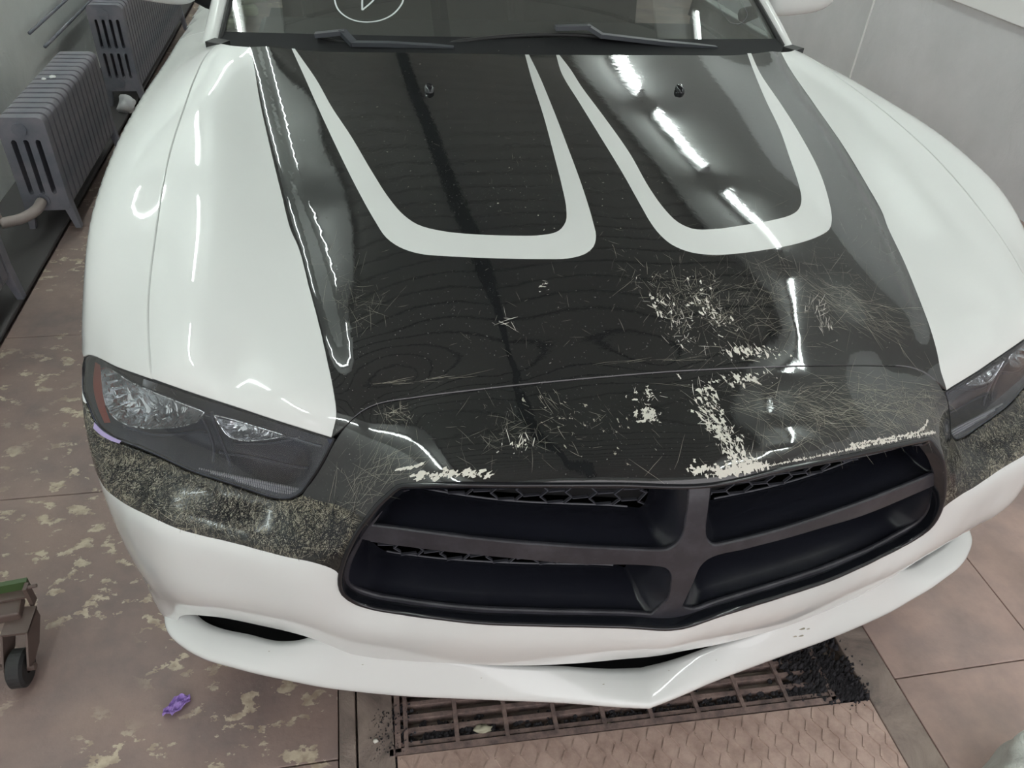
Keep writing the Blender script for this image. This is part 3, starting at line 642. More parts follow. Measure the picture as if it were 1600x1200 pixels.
splitter=mesh_obj('splitter',V,F,M['paint'],car,smooth=True,label='white front lip with chips along its edge')
# dark recess behind the lower intake and the fog lamp openings
mb=MB()
Q=[(x,y+.05,.27) for x,y,z in INN]; Q2=[(x,y+.05,.40) for x,y,z in INN]; Q3=[(x,max(y-.10,0.09),.27) for x,y,z in INN]
q=[(-x,y,z) for x,y,z in Q[::-1]]+Q[1:]; q2=[(-x,y,z) for x,y,z in Q2[::-1]]+Q2[1:]
mb.add(q+q2,[(i,i+1,len(q)+i+1,len(q)+i) for i in range(len(q)-1)]); mb.obj('lower_intake',M['void'],car)
mb=MB(); a_=[(x,y+.004,.271) for x,y,z in INN]; a_=[(-x,y,z) for x,y,z in a_[::-1]]+a_[1:]; b_=[(x,.80,.271) for x,y,z in a_]
mb.add(a_+b_,[(i,i+1,len(a_)+i+1,len(a_)+i) for i in range(len(a_)-1)]); mb.obj('blackout_undertray',M['void'],car)  # unseen black sheet added to black out the slits above the lip
for sg in (-1,1):
    fl=link(bpy.data.objects.new('fog_lamp',None),car)
    mb=MB(); c=Vector((sg*.715,.355,.335)); ax=Vector((sg*.12,-1,0.25)).normalized()
    mb.tube([c+ax*-.03,c,c+ax*.010],[.04,.046,.044],28,False); mb.obj('bezel',M['trim'],fl,smooth=True)
    mb=MB(); mb.tube([c+ax*-.004,c+ax*.002,c+ax*.006],[.042,.034,.004],28); mb.obj('lens',M['ribs'],fl,smooth=True)
    mb=MB(); mb.tube([(sg*.82,.372,.318),(sg*.76,.36,.345)],.003,6); mb.obj('wire_brace',M['trim'],fl)
# ------------------------------------------------------------------ windscreen, pillars, cabin
def gz(x,y): return 1.012+.49*(y-1.59+.17*(1-(x/.778)**2))
def gb(x): return 1.46+.12*(abs(x)/.778)**2      # front edge of the glass
V=[];F=[];nx,ny=41,21
for j in range(ny):
    v=j/(ny-1)
    for i in range(nx):
        u=-1+2*i/(nx-1); yb=gb(u*.778)-.03; y=yb+(2.42-yb)*v; xe=.79-.15*(y-1.59); x=u*xe; z=gz(x,y)-.03*v*v
        V.append((x,y,z))
for j in range(ny-1):
    for i in range(nx-1): a=j*nx+i; F.append((a,a+1,a+nx+1,a+nx))
ws=mesh_obj('windshield',V,F,M['glass'],car,smooth=True,label='dark tinted windscreen with pale crayon marks')
def ribbon3(P,wd,up=Vector((0,-.44,.9)),z0=.0015):
    V=[];F=[];P=[Vector(p) for p in P]
    for i,p in enumerate(P):
        t=(P[min(i+1,len(P)-1)]-P[max(i-1,0)]).normalized(); s=t.cross(up).normalized()*wd/2; V+=[tuple(p-s+up*z0),tuple(p+s+up*z0)]
    F=[(2*i,2*i+2,2*i+3,2*i+1) for i in range(len(P)-1)]; return V,F
def onglass(L,step=.01,closed=False): return [(p[0],p[1],gz(p[0],p[1])-.03*((p[1]-gb(p[0])+.03)/(2.45-gb(p[0])))**2) for p in catmull(L,step,closed)]
EL=[(-.4847,1.6452),(-.4776,1.6204),(-.4607,1.5965),(-.4354,1.578),(-.4048,1.5696),(-.3719,1.5718),(-.3428,1.5854),(-.321,1.6089),(-.3089,1.6337),(-.3101,1.6602),(-.3247,1.6882),(-.3536,1.7091),(-.3917,1.7225),(-.4325,1.7211),(-.4636,1.7055),(-.4796,1.6859),(-.4855,1.6671)]
mb=MB(); P=onglass(EL,.01,True); mb.add(*ribbon3(P+[P[0]],.0042)); mb.add(*ribbon3(onglass([(-.4118,1.6716),(-.415,1.6458),(-.4171,1.6115)]),.0045)); mb.add(*ribbon3(onglass([(-.4171,1.6115),(-.3924,1.6342),(-.3705,1.6621)]),.0045))
mb.obj('crayon_mark',M['marker_pen'],ws,label='crayon circle with a tick in it')
mb=MB(); mb.add(*ribbon3(onglass([(.6067,1.731),(.6053,1.6992),(.6098,1.6598),(.6219,1.6323),(.6465,1.6316),(.6767,1.6538),(.6964,1.6881),(.69,1.7275)]),.0018)); mb.obj('crayon_mark',M['wiper'],ws,label='faint thin loop')
# cabin: roof, dash, back wall so that the glass looks into the dark
mb=MB()
V=[];F=[]
for j in range(12):
    v=j/11; y=2.40+2.0*v; z=gz(0,2.42)-.03+.09*math.sin(math.pi*min(1,v*1.1))
    for i in range(17):
        u=-1+i/8; xe=.665+.0*v; V.append((u*xe,y,z-.05*u*u))
for j in range(11):
    for i in range(16): a=j*17+i; F.append((a,a+1,a+18,a+17))
mesh_obj('roof',V,F,M['paint'],car,smooth=True)
M['dash']=mat('dashboard_grey',(.035,.037,.04),.8); M['seat']=mat('seat_cloth',(.03,.03,.032),.9)
box('dashboard',(0,1.80,.93),(.72,.26,.03),M['dash'],car,bevel=.02)
box('cabin_floor',(0,2.9,.45),(.88,1.4,.02),M['void'],car)
box('firewall',(0,1.47,.72),(.80,.02,.24),M['void'],car)
for x in (-.37,.37):
    st=box('seat',(x,2.45,.95),(.24,.07,.33),M['seat'],car,Matrix.Rotation(-.25,3,'X'),bevel=.04)
    box('headrest',(x,2.55,1.33),(.13,.05,.08),M['seat'],st,bevel=.03)
box('cabin_back',(0,4.1,.9),(.8,.03,.45),M['void'],car)
V=[];F=[]
for sg in (-1,1):
    mb=MB()
    # A pillar: section swept up from its foot
    V=[];F=[]; k_=9
    for j in range(k_):
        y=1.545+(2.45-1.545)*j/(k_-1); xi=.788-.15*(y-1.59); z=gz(xi,y)-.03*((y-1.58)/.85)**2
        sec=[(xi-.012,-.012),(xi-.006,.006),(xi+.008,.012),(xi+.026,.006),(xi+.042,-.016),(xi+.050,-.05),(xi+.02,-.06)]
        if j==0: sec=[(a,b-.006) for a,b in sec]
        for a,b in sec: V.append((sg*a,y,z+b))
    for j in range(k_-1):
        for i in range(7):
            f=(j*7+i,j*7+(i+1)%7,(j+1)*7+(i+1)%7,(j+1)*7+i); F.append(f if sg<0 else f[::-1])
    F.append(tuple(range(7)) if sg>0 else tuple(range(7))[::-1])
    mesh_obj('windscreen_pillar',V,F,M['paint'],car,smooth=True)
    MB().tube([(sg*(.776-.15*(y-1.59)),y,gz(.77,y)+.004-.03*((y-1.58)/.85)**2) for y in np.linspace(1.56,2.4,12)],.007,6).obj('pillar_seal',M['rubber'],car,smooth=True)
    V,F=boxVF((sg*.775,1.515,1.018),(.022,.020,.010),Matrix.Rotation(sg*.5,3,'Z')); mesh_obj('pillar_foot',V,F,M['rubber'],car)
    # mirror
    mi=link(bpy.data.objects.new('side_mirror',None),car)
    V=[];F=[];nu,nv=24,14
    for j in range(nv+1):
        ph=-math.pi/2+math.pi*j/nv
        for i in range(nu):
            th=2*math.pi*i/nu; e=.62
            f_=lambda c_: math.copysign(abs(c_)**e,c_)
            x=f_(math.cos(ph))*f_(math.cos(th)); y=f_(math.cos(ph))*f_(math.sin(th)); z=f_(math.sin(ph))
            X=.985+.125*x; Y=1.93+.055*y-.0*x; Z=1.105+.082*z+(.016*x)
            V.append((sg*X,Y,Z))
    for j in range(nv):
        for i in range(nu):
            f=(j*nu+i,j*nu+(i+1)%nu,(j+1)*nu+(i+1)%nu,(j+1)*nu+i); F.append(f if sg>0 else f[::-1])
    mesh_obj('mirror_cap',V,F,M['paint'],mi,smooth=True)
    MB().tube([(sg*.80,1.92,1.015),(sg*.85,1.935,1.025),(sg*.90,1.94,1.05)],[.024,.020,.018],10).obj('mirror_arm',M['trim'],mi,smooth=True)
    pass
# cowl and wipers
V=[];F=[]; K=31
for j in range(4):
    for i in range(K):
        x=-.778+1.556*i/(K-1); yb=gb(x); zz=gz(x,yb)
        yr=1.325+.11*(abs(x)/.69)**2
        row=[(yr-.01,zz+.000),(yr+.02,zz-.008),((yr+yb)/2,zz-.006),(yb+.03,gz(x,yb+.03)+.004)][j]; V.append((x,row[0],row[1]))
for j in range(3):
    for i in range(K-1): a=j*K+i; F.append((a,a+1,a+K+1,a+K))
mesh_obj('cowl_panel',V,F,M['trim'],car,smooth=True)
def wiper(P,arm,label):
    w_=link(bpy.data.objects.new('wiper',None),car); w_['label']=label
    MB().tube([(x,y,gz(x,y)+.006) for x,y in P],[.003]+[.006]*(len(P)-2)+[.003],6).obj('blade',M['rubber'],w_,smooth=True)
    mb=MB(); q=[(x,y,gz(x,y)+h) for x,y,h in arm]
    for a,b in zip(q[:-1],q[1:]):
        a,b=Vector(a),Vector(b); d=b-a; mb.box((a+b)/2,(d.length/2+.004,.011,.005),Matrix.Rotation(math.atan2(d.y,d.x),3,'Z')@Matrix.Rotation(-math.asin(d.z/d.length),3,'Y'))
    mb.obj('arm',M['wiper'],w_)
wiper(catmull([(-.53,1.53),(-.46,1.50),(-.36,1.475),(-.25,1.462),(-.12,1.455)],.03),[(-.535,1.52,.022),(-.47,1.515,.024),(-.445,1.480,.020),(-.36,1.47,.018),(-.20,1.455,.010)],'left wiper arm, its joint standing up')
wiper(catmull([(-.21,1.475),(-.05,1.492),(.13,1.502),(.33,1.500),(.545,1.512)],.03),[(.08,1.502,.022),(.165,1.502,.028),(.20,1.487,.020),(.38,1.492,.014),(.535,1.512,.008)],'long wiper blade on the centre')
# ------------------------------------------------------------------ scratches, chips and crazing of the film; one reflected light band drawn as strokes
RNG=np.random.default_rng(7)
def P3(q,off): q=np.array(q,float); return pt(q[:,0],q[:,1])+normal(q[:,0],q[:,1])*off
class Marks:
    def __init__(s,bend=.18,fine=.75): s.polys=[]; s.bend=bend; s.fine=fine; s.dens=1.15
    def stroke(s,c,ang,L,wd,curv=0,jit=.045,k=5):
        x,y=c; a=ang; L_=[]; R_=[]; curv=curv*s.bend
        for i in range(k):
            t=i/(k-1); w_=wd*.62*s.fine*(.25+.75*math.sin(math.pi*min(.98,max(.02,t))))
            nx,ny=-math.sin(a),math.cos(a); L_.append((x+nx*w_/2,y+ny*w_/2)); R_.append((x-nx*w_/2,y-ny*w_/2))
            x+=math.cos(a)*L/(k-1); y+=math.sin(a)*L/(k-1); a+=curv/(k-1)+RNG.normal()*jit
        s.polys.append(('s',L_,R_))
    def chip(s,c,r,asp=1,ang=0,k=11):
        P=[]
        for i in range(k):
            t=2*math.pi*i/k; q=r*RNG.choice([RNG.uniform(.2,.5),RNG.uniform(.6,1.3)]); u,v=q*math.cos(t)*asp,q*math.sin(t); P.append((c[0]+u*math.cos(ang)-v*math.sin(ang),c[1]+u*math.sin(ang)+v*math.cos(ang)))
        s.polys.append(('c',P))
    def build(s,name,m,parent,off,keep=None):
        pts=[];idx=[]
        for p in s.polys:
            if p[0]=='s': pts+=p[1]+p[2]
            else: pts+=[tuple(np.mean(p[1],axis=0))]+p[1]
        X=P3(pts,off); n=0;F=[]
        for p in s.polys:
            if p[0]=='s':
                k=len(p[1]); c=np.mean(p[1],axis=0)
                if keep is None or keep(c): F+=[(n+i,n+k+i,n+k+i+1,n+i+1) for i in range(k-1)]
                n+=2*k
            else:
                k=len(p[1]); c=np.mean(p[1],axis=0)
                if keep is None or keep(c): F+=[(n,n+1+i,n+1+(i+1)%k) for i in range(k)]
                n+=1+k
        mesh_obj(name,X,F,m,parent,smooth=True,stuff=True)
def cluster(mk,c,rx,ry,ang,n,L,wd,aspread=.35,curv=.3,rot=0,chips=0,cr=.004):
    cr_,sr_=math.cos(rot),math.sin(rot)
    for i in range(int(n*mk.dens)):
        u,v=RNG.normal()*.5*rx,RNG.normal()*.5*ry
        mk.stroke((c[0]+u*cr_-v*sr_,c[1]+u*sr_+v*cr_),ang+RNG.normal()*aspread*1.35,L*RNG.uniform(.1,1.15)**1.3*1.1,wd*RNG.uniform(.3,1.5),RNG.normal()*curv)
    for i in range(chips*3):
        u,v=RNG.normal()*.5*rx,RNG.normal()*.5*ry
        mk.chip((c[0]+u*cr_-v*sr_,c[1]+u*sr_+v*cr_),cr*.62*RNG.uniform(.15,1.4)**1.5,RNG.uniform(1,2.6),ang+RNG.normal()*.4)
onhood=lambda c: c[1]>np.interp(abs(c[0]),[0,.194,.391,.451,.4755,.497,.5176],[.826,.8235,.817,.811,.80,.783,.768]) and abs(c[0])<np.interp(c[1],[q[1] for q in WRAP],[q[0] for q in WRAP])
GLa=np.array(GLs)
onnose=lambda c: (not onhood(c)) and c[1]<np.interp(abs(c[0]),[0,.194,.391,.451,.4755,.497,.512],[.814,.811,.804,.797,.787,.77,.75]) and c[1]>.56 and abs(c[0])<.56 and not inside(np.array([c]),GLa)[0] and dist_loop(np.array([c]),GLa)[0]>.004
sc=Marks(); ch=Marks()
H_=math.pi/2
# hood: left to right
cluster(sc,(-.468,.966),.06,.05,.5,60,.035,.0005,.9,.8)
cluster(sc,(-.485,1.01),.05,.10,1.2,30,.04,.0004,.6,.4)
cluster(ch,(-.247,.922),.016,.012,.4,9,.022,.0014,.8,.8)
cluster(ch,(-.17,.978),.012,.010,.4,4,.010,.001,.8,.3,chips=3,cr=.003)
cluster(sc,(.028,.945),.055,.09,1.9,130,.022,.0008,.8,.5,rot=.3,chips=10,cr=.002)
cluster(ch,(.030,.915),.030,.06,1.8,55,.016,.0013,.7,.5,rot=.35,chips=22,cr=.003)
cluster(sc,(.104,.939),.05,.07,1.9,110,.022,.0008,.8,.5,rot=.3,chips=10,cr=.002)
cluster(ch,(.100,.925),.022,.05,1.9,35,.014,.0014,.7,.5,rot=.4,chips=16,cr=.0035)
cluster(sc,(.16,.90),.16,.07,.25,160,.055,.0006,.5,.5)
cluster(sc,(.22,.96),.17,.07,.6,130,.060,.0005,.7,.8)
cluster(sc,(.36,.925),.12,.05,-.55,140,.075,.0007,.25,.3,rot=-.5)
cluster(sc,(.40,.97),.14,.13,-.2,90,.05,.0004,.9,.8)
cluster(ch,(.292,.915),.03,.012,1.2,24,.022,.0012,.4,.7)
cluster(ch,(.305,.885),.02,.020,1.6,26,.016,.0014,.2,.3)
cluster(ch,(.15,.845),.06,.014,2.0,40,.016,.0014,.5,.4,chips=16,cr=.004)
cluster(sc,(.30,1.05),.35,.16,.3,60,.05,.0004,1.2,.8)
cluster(sc,(-.1,.93),.4,.12,.3,70,.02,.0004,1.5,.8)
cluster(sc,(-.05,1.18),.25,.22,.3,60,.016,.0004,1.5,.8,chips=50,cr=.0011)
cluster(sc,(-.30,1.35),.3,.30,.3,30,.014,.0004,1.5,.8,chips=70,cr=.0010)
for s0 in ((-.39,.838),(-.03,.84)): cluster(sc,s0,.09,.004,.03,12,.05,.0008,.05,.1)  # pale strokes drawn in for a light band reflected along the crease
sc.build('scratch_mark',M['scratch_dim'],hood,.0012,onhood); ch.build('paint_chip',M['chip'],hood,.0013,onhood)  # hood scratches, together with the strokes of the drawn light band
# nose
sc=Marks(); ch=Marks()
cluster(sc,(.24,.745),.20,.035,-.35,260,.065,.0008,.35,.4,rot=-.15)
cluster(sc,(.30,.77),.20,.03,-.2,160,.06,.0007,.4,.4)
cluster(sc,(.40,.735),.10,.05,-.5,170,.045,.0007,.7,.8)
cluster(sc,(.45,.71),.07,.05,-.6,120,.035,.0007,.8,.8)
cluster(sc,(.15,.70),.18,.04,-.3,130,.05,.0006,.7,.6)
cluster(ch,(.046,.715),.020,.055,1.9,60,.016,.0016,.6,.4,rot=.25,chips=46,cr=.0045)
cluster(ch,(.05,.775),.016,.03,1.9,20,.014,.0014,.6,.4,rot=.4,chips=14,cr=.004)
cluster(ch,(.115,.800),.05,.010,2.0,24,.016,.0014,.4,.4,chips=16,cr=.0045)
cluster(ch,(-.0567,.752),.016,.012,.5,14,.008,.002,1,.3,chips=20,cr=.004)
cluster(ch,(-.050,.785),.022,.016,.5,14,.012,.0012,.8,.4,chips=7,cr=.003)
cluster(sc,(-.19,.775),.03,.05,2.4,40,.025,.0008,.5,.4,rot=.6,chips=8,cr=.002)
cluster(ch,(-.256,.722),.03,.012,1.1,12,.018,.0022,.3,.2,chips=4,cr=.003)
cluster(sc,(-.26,.74),.09,.04,.4,110,.03,.0005,1.2,.6)
cluster(sc,(-.13,.74),.09,.05,2.0,30,.02,.0009,.5,.6,chips=10,cr=.0025)
cluster(sc,(-.42,.785),.035,.018,.3,50,.022,.0008,.9,.6)
cluster(sc,(-.455,.70),.05,.05,.7,70,.05,.0005,.4,.5)
for sg in (-1,1):
    cluster(sc,(sg*.505,.665),.035,.025,.7 if sg<0 else 2.2,30,.05,.0006,.5,.3)
    cluster(sc,(sg*.47,.69),.04,.03,.6 if sg<0 else 2.3,24,.05,.0005,.6,.3)
# bare edge above the grille
E_R=[(.02,.6585),(.075,.662),(.13,.6665),(.19,.6715),(.25,.677),(.31,.682),(.37,.686),(.42,.690),(.452,.690)]
for p in catmull(E_R,.0022):
    u=p[0]; k=.0065 if .0<u<.10 else (.0022 if u<.24 else .0032)
    if RNG.uniform()<.12: continue
    ch.chip((p[0],p[1]+k*.35),k*RNG.uniform(.5,1.1),1.3,RNG.uniform(0,3))
    if RNG.uniform()<.5: ch.stroke((p[0],p[1]),H_+RNG.normal()*.5,k*RNG.uniform(1,3.5),.0015,.3)
for p in catmull([(-.02,.668),(.02,.666),(.06,.667),(.085,.668)],.0012): ch.chip((p[0]+RNG.normal()*.004,p[1]+RNG.normal()*.0045),.0042*RNG.uniform(.3,1.2),1.2,RNG.uniform(0,3))
for p in catmull([(.25,.683),(.33,.689),(.39,.694),(.42,.702),(.437,.712)],.0018): ch.chip((p[0],p[1]+RNG.normal()*.001),.0022*RNG.uniform(.5,1.3),1.7,.4)
for p in catmull([(-.40,.692),(-.36,.694),(-.33,.690),(-.30,.686)],.0016): ch.chip((p[0]+RNG.normal()*.004,p[1]+RNG.normal()*.003),.0036*RNG.uniform(.2,1.2),1.8,.5)
for p in catmull([(-.425,.705),(-.405,.706),(-.39,.710)],.002): ch.chip((p[0],p[1]),.0025,2,.3)
sc.build('scratch_mark',M['scratch_dim'],bumper,.0013,lambda c: onnose(c) and (c[1]>.56)); ch.build('paint_chip',M['chip'],bumper,.0015,onnose)
for sg in (-1,1):
    lowp=np.array([(sg*x,s) for x,s in [(.53,.562),(.517,.582),(.506,.604),(.493,.6246),(.480,.640),(.495,.649),(.520,.661),(.550,.669),(.574,.672),(.6195,.672),(.662,.690),(.710,.7105),(.7514,.728),(.798,.7525),(.838,.7715),(.882,.792),(.909,.818),(.929,.857),(.943,.885)]+BND[::-1][:-1]])
    sc=Marks(.9,.55); sc.dens=1.3; dk=Marks(.9,1.1); dk.dens=1.
    for (cx,cs,rx,ry,ang,n_,L_) in ((.62,.625,.06,.035,1.3,420,.030),(.70,.655,.07,.035,1.1,420,.032),(.78,.70,.07,.03,.7,330,.030),(.86,.735,.06,.04,.4,300,.028),(.92,.79,.03,.06,.2,200,.02),(.59,.60,.03,.02,.9,160,.022),(.53,.61,.035,.035,.9,380,.034),(.505,.64,.03,.02,.7,120,.045)):
        a_=ang if sg<0 else math.pi-ang
        cluster(sc,(sg*cx,cs),rx,ry,a_,n_,L_,.0012,.55,1.3); cluster(dk,(sg*cx,cs),rx,ry,a_,n_,L_*.9,.0013,.6,1.3)
    dk.build('film_ridge',M['gloss_black'],bumper,.0017,lambda c: inside(np.array([c]),lowp)[0] and dist_loop(np.array([c]),lowp)[0]>.0085)
    sc.build('scratch_mark',M['scratch'],bumper,.0014,lambda c: inside(np.array([c]),lowp)[0] and dist_loop(np.array([c]),lowp)[0]>.0085)
# small chips on the white lip
def on_lip(i,t): return np.array(O[i])*(1-t)+np.array(I[i])*t
mb=MB()
for x,t_,r_ in ((-.08,.5,.003),(.33,.35,.006),(.345,.5,.010),(.35,.3,.008),(.36,.42,.006),(-.30,.5,.002),(-.5,.5,.002),(.05,.7,.002),(.15,.5,.002),(-.7,.6,.002)):
    i=int(np.argmin(np.abs(O[:,0]-x))); p=on_lip(i,t_)+np.array((0,0,.0055)); mb.add([tuple(p+np.array((r_*RNG.uniform(.6,1)*math.cos(a),r_*.22*math.sin(a),.22*r_*math.sin(a)*.4))) for a in np.linspace(0,6.28,8)[:-1]],[tuple(range(7))])
mb.obj('paint_chip',M['scratch'],splitter,stuff=True)
# ================================================================== ROOM
X0,X1,Y0,Y1,ZC=(ROOM[k] for k in ('x0','x1','y0','y1','z'))
fl=struct(box('floor',(.4,-.1,-.06),(9,8.7,.03),M['strip']))
def slab(x0,x1,y0,y1,m,top=0.):
    g_=.0013
    o=box('floor_slab',((x0+x1)/2,(y0+y1)/2,top-.015),((x1-x0)/2-g_,(y1-y0)/2-g_,.015),m,fl,bevel=.002)
    return o
ysL=[-5.6,-4.4,-3.4,-2.6,-1.4,-.60,.192,1.02,1.79,2.6,3.4,4.2,5.0,5.8,6.6,7.4,8.5]
for a,b in zip(ysL[:-1],ysL[1:]):
    slab(-1.66,-.572,a,b,M['floor_l'])
ysR=[-5.6,-4.4,-3.4,-2.6,-1.4,-.6,.188,1.0,1.79,2.6,3.4,4.2,5.0,5.8,6.6,7.4,8.5]
for a,b in zip(ysR[:-1],ysR[1:]):
    for u,v in ((.686,1.09),(1.09,1.92),(1.92,X1)): slab(u,v,a,b,M['floor_r'])
ysC=[.90,1.79,2.6,3.4,4.2,5.0,5.8,6.6,7.4,8.5]
for a,b in zip(ysC[:-1],ysC[1:]):
    slab(-.572,.06,a,b,M['floor_r']); slab(.06,.686,a,b,M['floor_r'])
for a,b in ((-5.6,-4.4),(-4.4,-3.4),(-3.4,-2.61)): slab(-.572,.06,a,b,M['floor_r']); slab(.06,.686,a,b,M['floor_r'])
slab(-.456,.598,-2.6,-1.75,M['floor_r']); slab(-.456,.598,-1.75,-.903,M['floor_r'])
# drain frame strips
for nm,x0,x1,m in (('left',-.572,-.536,M['strip']),('left',-.534,-.458,M['strip']),('right',.600,.686,M['strip'])):
    box('frame_strip',((x0+x1)/2,-.85,-.012),((x1-x0)/2-.001,1.749,.012),m,fl,bevel=.003)
rot=Matrix.Rotation(-.028,3,'Z')
gr_=thing('drain_grate','rusty steel drain grate in the floor under the front lip','grate')
go=Vector((0,.180,0))
def gl_(x,y,z): return go+rot@Vector((x,y,z))
for k in range(14):
    y=.012+.0295*k; mb=MB(); mb.box(gl_(.03,y,-.016),(.495,.0045,.012),rot); mb.obj('long_bar',M['rust'],gr_)
for k in range(10):
    x=-.435+.106*k; mb=MB(); mb.box(gl_(x,.205,-.006),(.0045,.21,.005),rot); mb.obj('cross_bar',M['rust'],gr_)
for y in (-.004,.43):
    box('frame_bar',gl_(.03,y,-.012),(.50,.007,.012),M['rust'],gr_,rot)
for x in (-.452,.52): box('frame_bar',gl_(x,.21,-.012),(.006,.215,.012),M['rust'],gr_,rot)
box('drain_pit',(.03,.45,-.16),(.52,.42,.02),M['void'],fl)
# checker plate in front
pl=thing('checker_plate','rust-brown raised-tread steel plate in front of the drain grate','floor plate')
P=[(-.455,-.9),(.598,-.9),(.598,.148),(-.455,.180)]
V=[(x,y,0.0) for x,y in P]+[(x,y,-.012) for x,y in P]; mesh_obj('plate',V,[(0,1,2,3),(4,7,6,5),(0,4,5,1),(1,5,6,2),(2,6,7,3),(3,7,4,0)],M['plate'],pl)
mb=MB(); k=0
for i in range(40):
    for j in range(42):
        x=-.44+.027*i; y=.150-.0245*j-.028*x
        if x>.588: continue
        mb.box((x,y,.0008),(.0125,.0018,.0012),Matrix.Rotation(1.05 if (i+j)%2 else -1.05,3,'Z'))
mb.obj('tread_pattern',M['plate'],pl,stuff=True)
box('sub_floor',(.07,-.35,-.03),(.55,.54,.012),M['void'],fl)
# dirt along the grate
def lumps(name,spots,m,parent=None,seed=1,n=60):
    r=np.random.default_rng(seed); mb=MB()
    for cx,cy,cz,rad,h in spots:
        for _ in range(n*3):
            p=Vector((cx+r.normal()*rad*.45,cy+r.normal()*rad*.32,cz)); q=rad*r.uniform(.03,.13)
            V=[];F=[]
            for a in range(6):
                t=2*math.pi*a/6; V.append(tuple(p+Vector((q*math.cos(t)*r.uniform(.6,1.3),q*math.sin(t)*r.uniform(.6,1.3),-.004))))
            V.append(tuple(p+Vector((0,0,h*r.uniform(.3,1))))); F=[(a,(a+1)%6,6) for a in range(6)]
            mb.add(V,F)
    return mb.obj(name,m,parent,smooth=True,stuff=True)
d=lumps('lint_heap',[(.53,.22,-.004,.075,.018),(.50,.27,-.006,.07,.016),(.56,.18,-.003,.05,.014),(.47,.185,-.010,.07,.010),(.52,.33,-.004,.07,.02)],M['lint'],gr_,seed=3,n=110); d['label']='black lint heaped over the right end'
d=lumps('dirt_line',[(-.455+.1*k,.188-.003*k,-.010,.07,.008) for k in range(10)]+[(-.47,.22,-.006,.05,.012),(-.47,.27,-.006,.05,.012),(-.475,.19,-.006,.04,.01),(-.38,.205,-.016,.06,.01),(-.28,.20,-.016,.06,.01)],M['lint'],gr_,seed=5,n=50); d['label']='dark grime along the near edge'
def blob(name,c,r,m,label,cat,seed=1,amp=.35,sub=3,group=None):
    bm=bmesh.new(); bmesh.ops.create_icosphere(bm,subdivisions=sub,radius=1); rr=random.Random(seed)
    ph=[(Vector((rr.uniform(-1,1),rr.uniform(-1,1),rr.uniform(-1,1))).normalized(),rr.uniform(2,7),rr.uniform(0,6)) for _ in range(14)]
    for v in bm.verts:
        k=sum(math.sin(v.co.dot(a)*f+p)*math.cos(v.co.cross(a).x*f) for a,f,p in ph)/len(ph)*amp*3
        v.co=Vector((v.co.x*r[0],v.co.y*r[1],max(v.co.z,-.75)*r[2]))*(1+k)+Vector(c)
    me=bpy.data.meshes.new(name); bm.to_mesh(me); bm.free(); me.materials.append(m); me.polygons.foreach_set('use_smooth',[True]*len(me.polygons))
    o=link(bpy.data.objects.new(name,me)); return tag(o,label,cat,group)
blob('dry_leaf',(-.272,.214,-.006),(.018,.010,.006),M['pebble'],'pale crumpled leaf lying on the drain grate bars','leaf',3)
blob('pebble',(.0,.185,-.008),(.006,.005,.004),M['pebble'],'tiny pale stone caught in the grate under the middle of the lip','stone',4,sub=2)
blob('pebble',(-.497,.218,.003),(.006,.005,.004),M['chip'],'tiny pale stone on the concrete left of the grate','stone',5,sub=2)
blob('plastic_bag',(.835,-.105,.065),(.11,.09,.10),M['bag'],'crumpled translucent white plastic bag on the floor at the lower right corner','bag',8,.35,5)
# purple scrap: folded film
V=[];F=[];r=random.Random(4); nu,nv=14,9
for j in range(nv):
    for i in range(nu):
        u=i/(nu-1);v=j/(nv-1); wd=.006+.020*math.sin(math.pi*min(1,.1+u*.95))*(1 if u>.35 else .55)
        x=-.030+.056*u; y=(v-.5)*2*wd*(.8)+.006*u; z=.005+.007*abs(math.sin(u*9+v*5))+.004*math.sin(v*12+u*3)
        V.append((-.903+x*.9,.352+y+x*.35,z))
for j in range(nv-1):
    for i in range(nu-1): a=j*nu+i; F.append((a,a+1,a+nu+1,a+nu))
o=mesh_obj('plastic_scrap',V,F,M['purple'],smooth=False); tag(o,'small crumpled purple plastic scrap on the floor at the lower left','scrap'); so=o.modifiers.new('s','SOLIDIFY'); so.thickness=.0012
# walls and ceiling
struct(box('wall_left',(X0-.05,2.95,ZC/2),(.05,5.65,ZC/2+.05),M['wall']))
struct(box('wall_right',(X1+.05,2.95,ZC/2),(.05,5.65,ZC/2+.05),M['sheet']))
struct(box('wall_back',(.4,Y1+.05,ZC/2),(2.5,.05,ZC/2+.05),M['wall']))
struct(box('wall_front',(.4,Y0-.05,2.68),(2.5,.05,.14),M['wall']))  # only a lintel: the opening below is added to let in front fill
for x_ in (X0+.08,X1-.08): struct(box('trim_added_opening',(x_,Y0-.05,1.3),(.08,.06,1.3),M['wall']))  # jambs of the added fill-light opening, unseen behind the camera
pw=box('upper_wall_panel',(X1-.012,2.0,1.80),(.012,4.0,1.03),M['panel'],bevel=.004); tag(pw,'bright white sheet fixed on the upper part of the right wall','wall panel')
st=box('sheet_seam',(X1-.003,4.13,.36),(.003,.006,.41),M['panel']); tag(st,'thin pale vertical joint strip on the right wall','joint strip')
ce=struct(box('ceiling',(.4,2.95,ZC+.11),(2.5,5.65,.05),M['ceil_gap']))
for x0,x1 in ((X0,-1.15),(1.38,X1)): box('ceiling_board',((x0+x1)/2,2.95,ZC+.03),((x1-x0)/2,5.65,.03),M['ceil'],ce)
mesh0=None
for k in range(46):
    y=Y0+.12+.24*k
    if mesh0 is None:
        o=box('ceiling_plank',(0,0,0),(1.26,.108,.02),M['ceil_dark'],ce); mesh0=o.data
    else: o=link(bpy.data.objects.new('ceiling_plank',mesh0),ce)
    o.location=(.115,y,ZC+.035)
